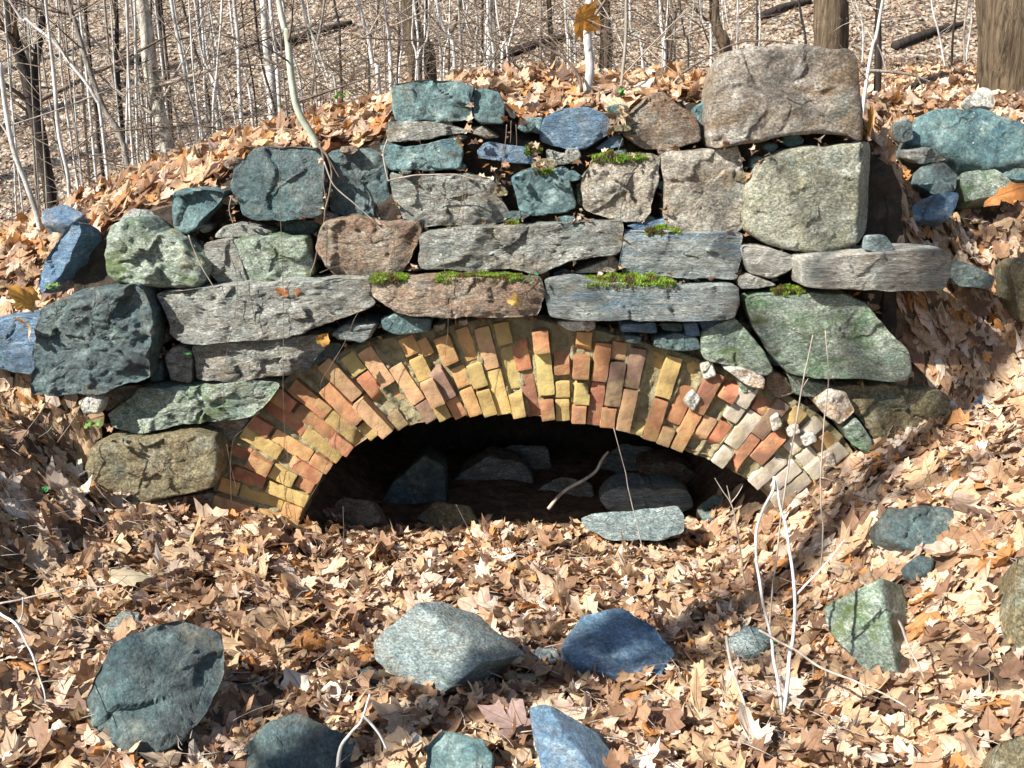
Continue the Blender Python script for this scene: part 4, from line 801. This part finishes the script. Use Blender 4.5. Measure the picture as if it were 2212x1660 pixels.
bigleaf(P(60, 705, -.18), .12, (.62, .42, .26), 14, 'tan leaf caught on the left corner of the biggest dark block', (2.0, 1.2, .2))
bigleaf(ghit(2080, 1150)+np.array([0, 0, .1]), .17, (.72, .56, .44), 15, 'pinkish maple leaf leaning on the grey rock of the right slope', (2.2, .7, .1), curl=.4)
bigleaf(P(1330, 245, .12), .13, (.66, .52, .34), 16, 'cream leaf bent over the top course beside the young tree', (1.9, 1.1, .3))
bigleaf(P(1130, 1665, -1.9)*0+ghit(1095, 1600)+np.array([0, 0, .07]), .15, (.40, .28, .24), 17, 'purplish maple leaf between the two blue rocks at the bottom', (.4, .3, .1), curl=.4)

# ================================================================== STEMS, TWIGS, ROOTS
def stick(name, label, paths, mat, cat, parent=None, group=None, n=8, wob=.1):
    # paths: list of (list of 3-D points, r0, r1); first is the main stem
    b = Bag()
    for pts, r0, r1 in paths:
        pp = spline(np.array(pts), max(10, 6*len(pts))); pp = pp+.0035*np.stack([noise(pp*18+k*9, 3) for k in range(3)], 1)*min(1, r0/.004)
        V, Q, T = tube(pp, np.linspace(r0, r1, len(pp)), n, wob); b.add(V, Q, T)
    kw = {} if parent else dict(label=label, category=cat)
    if group: kw['group'] = group
    return b.build(name, M[mat], parent, **kw)
def pp(lst, Y):
    if np.isscalar(Y): Y = [Y]*len(lst)
    return [P(a, b, y) for (a, b), y in zip(lst, Y)]
stick('forked_stem', 'pale grey forked stem bent over like an upside-down V in front of the arch', [
    (pp([(1690,1540),(1668,1400),(1645,1280),(1632,1180),(1642,1120),(1668,1060),(1672,1030)], [-1.5,-1.45,-1.4,-1.36,-1.34,-1.32,-1.3]), .0052, .0036),
    (pp([(1692,1545),(1705,1440),(1718,1330),(1712,1230),(1698,1150),(1685,1085),(1674,1030)], [-1.5,-1.46,-1.42,-1.39,-1.35,-1.32,-1.3]), .0062, .0034),
    (pp([(1715,1290),(1735,1270),(1790,1210),(1828,1165)], [-1.4,-1.4,-1.38,-1.36]), .004, .0016)], 'bark_pale', 'stem')
stick('stem', 'tall straight pinkish stem, the left of two rising before the green slab', [(pp([(1655,1440),(1668,1290),(1690,1100),(1722,900),(1740,800),(1755,725)], -1.0), .0032, .0018), (pp([(1733,838),(1722,822)], -1.0), .0014, .0008), (pp([(1733,838),(1746,818)], -1.0), .0014, .0008)], 'twig', 'stem')
stick('stem', 'tall pinkish stem, the right of two rising before the green slab', [(pp([(1772,1240),(1778,1150),(1772,1080),(1778,940),(1790,820),(1783,714)], -.8), .0032, .0018)], 'twig', 'stem')
stick('stem', 'thin twiggy stem with forked tip below the right haunch of the arch', [(pp([(1610,1270),(1598,1180),(1585,1100),(1560,1060),(1545,1035)], -1.1), .003, .0012), (pp([(1580,1085),(1592,1070),(1604,1050)], -1.1), .002, .001), (pp([(1578,1082),(1570,1050)], -1.1), .002, .001)], 'twig', 'stem')
stick('stem', 'long thin pale stem crossing the right half of the dark opening', [(pp([(1392,1200),(1370,1110),(1350,1020),(1325,925)], -.45), .0026, .0015)], 'twig', 'stem')
stick('stem', 'short dark twig standing before the left half of the opening', [(pp([(742,1190),(743,1140),(741,1095)], -.5), .0022, .001)], 'twigdark', 'stem')
stick('stem', 'thin forked twig standing before the middle of the opening', [(pp([(1035,1190),(1010,1140),(985,1090)], -.6), .002, .001), (pp([(1030,1175),(1048,1150),(1060,1125)], -.6), .0015, .0008)], 'twigdark', 'stem')
stick('branch', 'grey dead branch leaning inside the dark opening', [(pp([(1185,1100),(1220,1060),(1280,1025),(1300,995),(1315,975)], .35), .010, .006)], 'twig', 'branch')
stick('branch', 'whitish bent stick standing in the leaves at the bottom left of centre', [(pp([(727,1690),(735,1620),(760,1580),(782,1555),(800,1500)], -1.75), .006, .003), (pp([(785,1545),(815,1580),(835,1620)], -1.75), .004, .003)], 'bark_pale', 'stick')
stick('branch', 'pale stick leaning across the leaves below the right forked stem', [(pp([(1640,1362),(1700,1395),(1790,1450),(1870,1480),(1960,1530)], [-1.45,-1.5,-1.55,-1.6,-1.7]), .0045, .0025)], 'twig', 'stick')
stick('branch', 'short forked stick stuck in the leaves below the light blue stone', [(pp([(1568,1375),(1582,1450),(1612,1525)], [-1.45,-1.55,-1.62]), .005, .004), (pp([(1590,1478),(1640,1470)], -1.55), .003, .002)], 'twig', 'stick')
stick('branch', 'thin brown stick leaning on the wedge-shaped rock', [(pp([(1940,1340),(1965,1400),(1998,1470)], [-1.4,-1.5,-1.55]), .004, .003)], 'twig', 'stick')
stick('branch', 'pale curved stick lying at the left edge of the foreground', [(pp([(0,1325),(40,1360),(75,1430),(98,1520)], [-1.5,-1.55,-1.65,-1.75]), .004, .002), (pp([(35,1355),(48,1330),(50,1290)], -1.52), .003, .0015)], 'bark_pale', 'stick')
stick('branch', 'long thin twig lying across the leaves at left', [(pp([(0,1305),(80,1288),(160,1268),(240,1265),(275,1245)], [-1.3,-1.28,-1.25,-1.22,-1.2]), .0032, .0016)], 'twig', 'stick')
stick('branch', 'dark slanting twig in the leaves at left', [(pp([(75,1220),(110,1260),(160,1330),(190,1380)], [-1.15,-1.25,-1.35,-1.4]), .003, .0015)], 'twigdark', 'stick')
stick('branch', 'dark twig propped from the leaves to the biggest dark block', [(pp([(0,1010),(60,930),(110,860)], [-.3,-.28,-.2]), .003, .002)], 'twigdark', 'stick')
stick('branch', 'second dark twig propped below the biggest dark block', [(pp([(125,955),(160,905),(180,860)], [-.3,-.28,-.2]), .003, .002)], 'twigdark', 'stick')
stick('twig', 'curved pale twig lying against the grey boat-shaped stone', [(pp([(838,392),(870,383),(930,377),(985,378),(1041,391)], -.03), .0032, .002), (pp([(836,300),(828,330),(832,360),(838,392)], -.02), .003, .003)], 'twig', 'stick')
stick('twig', 'long slanting twig crossing the dark stones to the brown block', [(pp([(700,350),(725,405),(770,445),(812,480)], -.02), .0036, .002)], 'twig', 'stick')
stick('twig', 'slanting twig over the knobbly shoulder stone', [(pp([(408,508),(425,555),(455,610),(480,645)], -.13), .0028, .0014), (pp([(500,425),(495,455),(508,495),(536,560)], -.06), .002, .001)], 'twig', 'stick')
rts = [('hanging_root', 'thick tangled roots below the curved young tree', [([(680,308),(705,335),(718,370),(712,420),(700,470),(690,520),(670,600)], .0055), ([(690,310),(700,350),(700,400),(708,440)], .0045), ([(684,312),(712,345),(735,385)], .004)], .0),
       ('hanging_root', 'fine rootlets hanging before the boat-shaped stone', [([(905,372),(925,400),(930,440),(915,480)], .0014), ([(995,375),(1000,420),(985,480),(975,520)], .0018), ([(1012,375),(1005,420),(1000,470),(1020,500)], .0015), ([(905,300),(918,345),(905,400),(890,440)], .0012), ([(1030,390),(1005,440),(995,500)], .0012)], .0),
       ('hanging_root', 'dark rootlets trailing beside the small stone at the top', [([(1095,270),(1090,320),(1082,370)], .002), ([(1115,270),(1117,340)], .0013), ([(1105,262),(1102,310)], .002)], .04),
       ('hanging_root', 'rootlets under the sapling above the slate', [([(1345,300),(1330,340),(1305,400),(1310,460),(1330,490)], .0014), ([(1300,250),(1303,290)], .002), ([(1310,255),(1308,280),(1316,300)], .0018)], .0)]
for nm, lb, ps, Y in rts: stick(nm, lb, [(pp(a, Y), r, r*.5) for a, r in ps], 'root', 'root')
vs = [('vine', 'thin vine hanging from the tall dark stone down over the left haunch', [[(604,318),(604,420),(610,560),(613,700),(612,860),(622,1000),(640,1130)]]),
      ('vine', 'thin vine dangling from the pinkish lintel over the crown bricks', [[(955,540),(965,620),(968,700),(962,770)]]),
      ('vine', 'thin vine trailing over the cracked pale stone', [[(495,545),(512,600),(508,680),(490,760),(482,840),(482,905)], [(536,610),(550,690),(562,740)]]),
      ('vine', 'wiry vine at the left shoulder of the arch', [[(765,690),(745,740),(715,790),(693,830),(700,860)], [(788,650),(765,690)], [(660,1090),(690,1040),(720,960),(740,880)]]),
      ('vine', 'looping vine over the lowest left bricks', [[(500,1090),(498,1010),(505,950),(530,925),(560,890)], [(490,960),(497,1000),(512,1060)]]),
      ('vine', 'short vine over the ledge of the reddish brown block', [[(850,490),(853,560),(862,600)], [(690,590),(740,575),(800,600),(850,590)]])]
for nm, lb, ps in vs: stick(nm, lb, [(pp(a, -.13), .0013, .0009) for a in ps], 'twigdark', 'vine', n=5)

# ================================================================== TREES
gt = np.random.default_rng(77)
ORD = 'first second third fourth fifth sixth seventh eighth ninth tenth eleventh twelfth thirteenth fourteenth fifteenth sixteenth seventeenth eighteenth nineteenth twentieth'.split()
ORD += ['twenty-'+o_ for o_ in ORD[:9]]
def branches(base_pts, rad, r, cnt, L0, up=.5, t0=.15, sub=3, split=None):
    b = Bag(); m = len(base_pts)
    for q in range(cnt):
        if split: b = Bag()
        t = t0+(1-t0)*r.random(); i = int(t*(m-1)); p = base_pts[i]; rr = min(rad[i]*.5, L0*.02)*r.uniform(.5, 1); a = r.uniform(0, 6.283); L = L0*r.uniform(.4, 1.1)*(1.15-.6*t)
        d = np.array([math.cos(a), math.sin(a)*.7, up*r.uniform(.1, 1.6)]); d /= np.linalg.norm(d)
        bend = np.array([r.normal(0, .15), r.normal(0, .15), r.uniform(-.1, .35)])*L
        path = spline([p, p+d*L*.5+bend*.3, p+d*L+bend], 8); V, Q, T = tube(path, np.linspace(max(rr, .002), .0016, 8), 4); b.add(V, Q, T)
        for _ in range(sub):
            j = r.integers(2, 7); e = path[j]; d2 = d+r.normal(0, .55, 3); d2 /= np.linalg.norm(d2); l2 = L*r.uniform(.2, .55)
            V, Q, T = tube(spline([e, e+d2*l2*.5+r.normal(0, .04, 3)*l2, e+d2*l2], 5), np.linspace(max(rr*.45, .0022), .0014, 5), 3); b.add(V, Q, T)
        if split: b.build('branch', split[0], split[1])
    return b
root_ = [None]
def tree(path, w, Y, mat, label, name='tree', cat='tree', group=None, top=3.5, nb=14, L0=1.6, extra=None, up=.5, flare=0):
    r = np.random.default_rng(int(abs(path[0][0]*13+w*7+path[-1][1]*3))); D = Y+4.1
    pts = [P(a, b, Y) for a, b in path]          # from top of the photo down to the base
    pts = pts[::-1]; dirn = pts[-1]-pts[-2]; dirn /= np.linalg.norm(dirn); dirn = dirn*np.array([.6, .6, 1])
    pts.append(pts[-1]+dirn*top*.5); pts.append(pts[-1]+(dirn+np.array([r.normal(0, .12), r.normal(0, .1), 0]))*top*.5)
    b0 = pts[0].copy(); g = float(back(np.array([b0[0]]), np.array([Y]))[0])
    if b0[2] > g-.05: pts.insert(0, np.array([b0[0]+(b0[0]-pts[1][0])*.15, Y, g-.1]))
    if w >= 11 and Y > 2: pts.append(pts[-1]+np.array([r.normal(0, .4), r.normal(0, .3), 4.0])); pts.append(pts[-1]+np.array([r.normal(0, .5), r.normal(0, .3), 4.0]))
    L = 40; c = spline(pts, L); r0 = w/2/F*math.hypot(D, 1); rad = r0*np.linspace(1.1, .72, L); rad[-14:] *= np.linspace(1, .45, 14)
    if flare: rad[:8] *= 1+flare*np.linspace(1, 0, 8)**2
    c = c+np.stack([noise(c*2.2+k*5, 8) for k in range(3)], 1)*min(.03, r0*.5)
    root = empty(name, c[0], label=label, category=cat); root_[0] = root
    if group: root['group'] = group
    V, Q, T = tube(c, rad, 20 if w > 20 else 9, .22 if w > 20 else .12, 5); mesh_obj('trunk', V, [Q, T], M[mat], root)
    if nb:
        bm = M['twigdark' if mat in ('bark_dark', 'bark_brown') else ('twig' if r.random() < .6 else 'twigdark')]; th = .45 if w > 40 else .12
        if group: branches(c[5:], rad[5:], r, nb, L0, up, th).build('crown', bm, root)
        else: branches(c[5:], rad[5:], r, nb, L0, up, th, split=(bm, root))
    if extra:
        for ep, ew, ey in extra:
            q = spline(pp(ep, ey), 14); V, Q, T = tube(q, np.linspace(ew, ew*.4, 14), 7, .1); mesh_obj('branch', V, [Q, T], M['twigdark'], root)
    return root
TR = [
 ([(18,0),(45,120),(80,260),(105,400)], 25, 7, 'bark_dark', 'thick dark leaning trunk at the far left edge', 22, 2.4),
 ([(-20,60),(0,145),(26,308),(60,400),(85,475)], 11, .75, 'bark_pale', 'pale sapling leaning out of the left crest', 6, .6),
 ([(20,0),(59,44),(117,91),(155,141),(205,211),(223,290)], 7, 3.0, 'bark_pale', 'slender pale stem arching down to the right at upper left', 8, .8),
 ([(98,0),(85,117),(79,215)], 14, 9, 'bark_dark', 'dark trunk second from the left', 12, 2),
 ([(100,20),(112,120),(118,190),(126,293),(145,380),(150,457)], 8, 2.2, 'bark_pale', 'crooked whitish stem rising from the left crest', 8, .8),
 ([(150,0),(158,30),(187,132),(223,234),(275,350)], 11, 3.4, 'bark_grey', 'grey leaning trunk crossing the left hillside', 10, 1.2),
 ([(308,0),(322,146),(346,264),(362,349)], 28, 7.5, 'bark_shag', 'trunk with pale peeling shaggy bark', 14, 2.2),
 ([(369,0),(390,103),(410,205),(428,325)], 8, 6, 'bark_pale', 'slim white stem right of the shaggy trunk', 12, 1.4),
 ([(504,0),(516,117),(522,278)], 8, 6.5, 'bark_pale', 'straight white stem above the tall dark stone', 12, 1.4),
 ([(571,0),(580,120),(589,243)], 17, 9, 'bark_pale', 'stout pale trunk left of the curved young tree', 12, 2),
 ([(583,0),(596,120),(604,236)], 8, 5, 'bark_pale', 'white stem touching the stout pale trunk', 8, 1.2),
 ([(654,0),(686,103),(707,164),(728,225)], 5, 4.5, 'bark_pale', 'thin white stem leaning left above the second dark stone', 8, 1),
 ([(774,0),(795,73),(807,141),(821,200)], 9, 5.5, 'bark_pale', 'white stem left of the topmost left stone', 10, 1.3),
 ([(830,0),(839,73),(845,203)], 8, 5, 'bark_pale', 'white stem standing right at the topmost left stone', 10, 1.2),
 ([(876,0),(892,80),(914,170)], 50, 9.5, 'bark_brown', 'thick grey ridged trunk behind the top course', 14, 3),
 ([(944,0),(962,73),(982,150)], 9, 6, 'bark_pale', 'pale stem just right of the thick grey trunk', 8, 1.3),
 ([(991,0),(997,149)], 6, 7, 'bark_grey', 'thin grey stem right of the thick grey trunk', 8, 1.2),
 ([(1056,0),(1056,146)], 11, 8, 'bark_pale', 'straight pale trunk behind the small top stone', 10, 1.8),
 ([(1067,0),(1070,146)], 6, 8.4, 'bark_grey', 'thin grey stem close beside the straight pale trunk', 6, 1.4),
 ([(1185,0),(1190,72),(1196,110)], 11, 14, 'bark_brown', 'brown trunk on the slope left of the leaf-catching tree', 8, 2.2),
 ([(1168,0),(1168,100)], 5, 12, 'bark_grey', 'thin grey stem on the slope left of the leaf-catching tree', 6, 1.6),
 ([(1124,0),(1115,40),(1100,100),(1085,150)], 6, 6, 'bark_pale', 'pale stem leaning right above the small top stone', 6, 1),
 ([(1306,0),(1306,150)], 22, 9, 'bark_brown', 'brown trunk just behind the leaf-catching tree', 10, 2.4),
 ([(1426,0),(1430,60),(1434,145)], 9, 7.5, 'bark_pale', 'white trunk, left of a close pair above the brown top stone', 8, 1.6),
 ([(1440,0),(1443,70),(1447,142)], 8, 7.8, 'bark_brown', 'brown trunk, right of a close pair above the brown top stone', 8, 1.6),
 ([(1449,0),(1458,58)], 7, 16, 'bark_grey', 'distant grey trunk above the close pair', 6, 2),
 ([(1546,0),(1549,67),(1562,130)], 22, 10, 'bark_brown', 'brown trunk at the left shoulder of the perched boulder', 10, 2.4),
 ([(1511,0),(1520,53),(1537,95)], 5, 9, 'bark_pale', 'thin white stem left of the brown trunk by the boulder', 6, 1.2),
 ([(1594,0),(1593,105)], 5, 7, 'bark_pale', 'thin white stem rising behind the perched boulder', 6, 1.2),
 ([(1791,-10),(1790,60),(1790,130)], 68, 5.0, 'bark_brown', 'big brown ridged trunk directly behind the perched boulder', 12, 2.6),
 ([(1901,0),(1897,80),(1895,170)], 14, 5.2, 'bark_dark', 'dark blue-grey pole-like trunk right of the perched boulder', 8, 1.6),
 ([(1907,0),(1886,97),(1869,205)], 7, 1.1, 'bark_pale', 'pale leaning stem at the right shoulder of the perched boulder', 5, .5),
 ([(2172,-10),(2170,90),(2172,215)], 112, 2.9, 'bark_brown', 'thickest brown ridged trunk at the upper right corner', 12, 2.6),
 ([(250,0),(252,100),(255,175)], 9, 12, 'bark_dark', 'dark short-looking trunk on the left hillside', 8, 2),
 ([(185,0),(187,50)], 7, 16, 'bark_dark', 'distant dark trunk at the top left', 6, 2),
 ([(340,0),(345,60),(352,110)], 8, 15, 'bark_dark', 'distant dark trunk behind the shaggy one', 6, 2),
]
for path, w, Y, mt, lb, nb, L0 in TR:
    tree(path, w, Y, mt, lb, name='sapling' if w < 14 else 'tree', cat='sapling' if w < 14 else 'tree', nb=nb, L0=L0, flare=.25 if w > 40 else 0)
tree([(604,0),(622,73),(631,176),(645,243),(683,312)], 15, .38, 'bark_green', 'curved smooth greenish young tree rooted above the tall dark stone', nb=6, L0=.7, top=2.2, name='young_tree')
tree([(1275,0),(1270,73),(1275,146),(1265,213)], 17, .55, 'bark_pale', 'pale speckled young tree on the bank holding a caught leaf', nb=3, L0=.5, top=2.2, name='young_tree',
     extra=[([(1276,48),(1282,38),(1308,0),(1330,-40)], .009, .55), ([(1257,200),(1250,165),(1220,126),(1168,97),(1124,53),(1080,9),(1040,-40)], .008, .5), ([(1276,48),(1300,70),(1340,95),(1380,140)], .004, .5), ([(1276,45),(1220,42),(1180,46),(1100,60)], .003, .5)])
tree([(1354,0),(1352,88),(1341,195)], 7, .45, 'bark_grey', 'thin grey stem right of the leaf-catching tree', nb=5, L0=.4, top=1.5, name='sapling', cat='sapling')
stick('branch', 'long arching bare twig resting on the perched boulder', [(pp([(1470,160),(1505,138),(1560,108),(1622,88),(1700,92),(1760,112)], .45), .005, .0025)], 'twigdark', 'stick')
stick('branch', 'dead branch lying on the crest right of the perched boulder', [(pp([(1865,152),(1920,155),(1980,165),(2010,178)], 1.6), .010, .005), (pp([(1915,155),(1905,120),(1895,97)], 1.6), .006, .003), (pp([(1980,165),(1995,190)], 1.6), .005, .003)], 'bark_grey', 'branch')
# tall bare trees of the same wood, left of and behind the picture: their trunks throw the long shadows up the slope
for q, (x, y, r0, h) in enumerate([(-9, 7, .22, 16), (-13, 11, .25, 17), (-6.5, 4.5, .16, 13), (-17, 15, .28, 18), (-20, 10, .3, 18), (-15, 5, .25, 18), (-22, 16, .3, 18), (-11, 8.5, .2, 16)]):
    z = float(back(np.array([x]), np.array([float(y)]))[0]); r = np.random.default_rng(q+50)
    c = spline([(x, y, z-.1), (x+r.normal(0, .2), y, z+h*.33), (x+r.normal(0, .4), y+r.normal(0, .3), z+h*.66), (x+r.normal(0, .6), y, z+h)], 30); rad = np.linspace(r0*1.15, r0*.25, 30)
    root = empty('tree', c[0], label=f'tall bare grey tree left of the picture, {ORD[q]} of the outer wood', category='tree')
    V, Q, T = tube(c, rad, 14, .15); mesh_obj('trunk', V, [Q, T], M['bark_grey'], root); branches(c, rad, r, 12, 3.2, .8, .3, split=(M['bark_grey'], root))
z = float(front(np.array([-4.4]), np.array([-4.27]))[0]); root = empty('tree', (-4.4, -4.27, z), label='bare grey tree behind and left of the viewpoint, shading a band of the foreground', category='tree'); r = np.random.default_rng(9)
c = spline([(-4.4, -4.27, z-.1), (-4.3, -4.25, 2.5), (-4.45, -4.3, 5), (-4.3, -4.2, 9)], 30); rad = np.linspace(.13, .05, 30)
V, Q, T = tube(c, rad, 14, .15); mesh_obj('trunk', V, [Q, T], M['bark_grey'], root); branches(c, rad, r, 26, 2.6, .6, .3, split=(M['bark_grey'], root), sub=6)
# thin saplings nobody can tell apart
LMK = [(-80, 'left edge of the picture'), (25, 'far left dark trunk'), (150, 'grey leaning trunk'), (308, 'shaggy trunk'), (504, 'straight white stem'), (604, 'curved young tree'), (774, 'white stem left of the top stone'), (876, 'thick ridged grey trunk'), (1056, 'straight pale trunk'), (1275, 'leaf-holding young tree'), (1432, 'close pair of trunks'), (1546, 'brown trunk by the boulder'), (1790, 'big trunk behind the boulder'), (1901, 'pole-like trunk')]
SAP = []
for q in range(105):
    x = gt.choice([gt.uniform(0, 1100), gt.uniform(0, 620), gt.uniform(900, 1560), gt.uniform(1550, 2180)], p=[.42, .22, .24, .12])
    Y = gt.uniform(3.5, 17) if x < 1500 else gt.uniform(6, 16); lean = gt.normal(35 if x < 700 else 5, 20)
    ridge = np.interp(x, [0, 130, 230, 400, 520, 700, 850, 1050, 1300, 1500, 1870, 2212], [500, 470, 400, 330, 290, 240, 190, 150, 140, 150, 190, 190])
    yb = min(ridge+10, ridge+15-Y*gt.uniform(1, 9)) if Y > 9 else ridge+10; yb = max(yb, 60)
    # foot on the terrain
    d = ray(x+lean, yb); g = None
    tree([(x, 0), (x+lean*.35+gt.normal(0, 4), yb*.45), (x+lean, yb)], gt.uniform(2.8, 6), Y, gt.choice(['bark_pale', 'bark_pale', 'bark_pale', 'bark_grey', 'bark_dark']), 'x', name='sapling', cat='sapling', group='thin bare saplings on the hillside', nb=int(gt.integers(3, 8)), L0=gt.uniform(.5, 1.2), top=2.5, up=.7)
    SAP.append((x, root_[0], lean))
SAP.sort(key=lambda e: e[0]); cnt = {}
for x, o_, lean in SAP:
    k = max(i for i in range(len(LMK)) if LMK[i][0] <= x); cnt[k] = cnt.get(k, 0)+1
    tc_ = o_.children[0].data.materials[0].name.split('_')[0]; o_['label'] = f"thin {tc_} sapling, {ORD[cnt[k]-1]} to the right of the {LMK[k][1]}"
# bare brush: low tangles of twigs on the left hillside
bag = Bag()
for q in range(620):
    x = gt.uniform(40, 1500); Y = gt.uniform(2.6, 11); ridge = np.interp(x, [0, 230, 520, 850, 1050, 1500], [490, 400, 290, 190, 150, 150]); y = ridge-gt.uniform(-10, 190)*(.6 if x > 900 else 1)
    c = P(x, y, Y); a = gt.uniform(-.6, 1.4); L = gt.uniform(.3, 1.3); d = np.array([math.cos(a)*gt.choice([-1, 1]), gt.normal(0, .3), math.sin(a)]); bend = gt.normal(0, .18, 3)
    V, Q, T = tube(spline([c-d*L/2, c+bend*L, c+d*L/2], 7), np.linspace(.0042, .0018, 7)*gt.uniform(.6, 1.4), 3); bag.add(V, Q, T)
bag.build('brush', M['twigdark'], label='tangle of fine bare brush twigs on the slope behind the wall', category='brush', kind='stuff', origin=(0, 5, 1))
# fallen logs on the hillside
for q, (a, b, Y, w, lb) in enumerate([((560, 120), (760, 55), 16, 10, 'fallen dark log on the slope left of the thick grey trunk'), ((1080, 130), (1230, 85), 11, 14, 'fallen dark log below the brown slope trunk'), ((1640, 45), (1750, 10), 15, 10, 'fallen log on the slope above the perched boulder'), ((240, 160), (330, 130), 12, 12, 'fallen dark log beside the shaggy trunk'), ((1930, 110), (2080, 60), 9, 8, 'fallen grey log on the slope left of the thickest trunk')]):
    def hillhit(px, py):
        d = ray(px, py); ts = np.linspace(8, 60, 2000); p_ = CAM+ts[:, None]*d; z = back(p_[:, 0], p_[:, 1]); k = np.argmax(p_[:, 2] < z); return p_[k] if k else P(px, py, Y)
    A_, B_ = hillhit(*a), hillhit(*b); A_[2] += .08; B_[2] += .08; stick('log', lb, [([A_, (A_+B_)/2+np.array([0, 0, .05]), B_], .11, .06)], 'bark_dark', 'log', n=10)
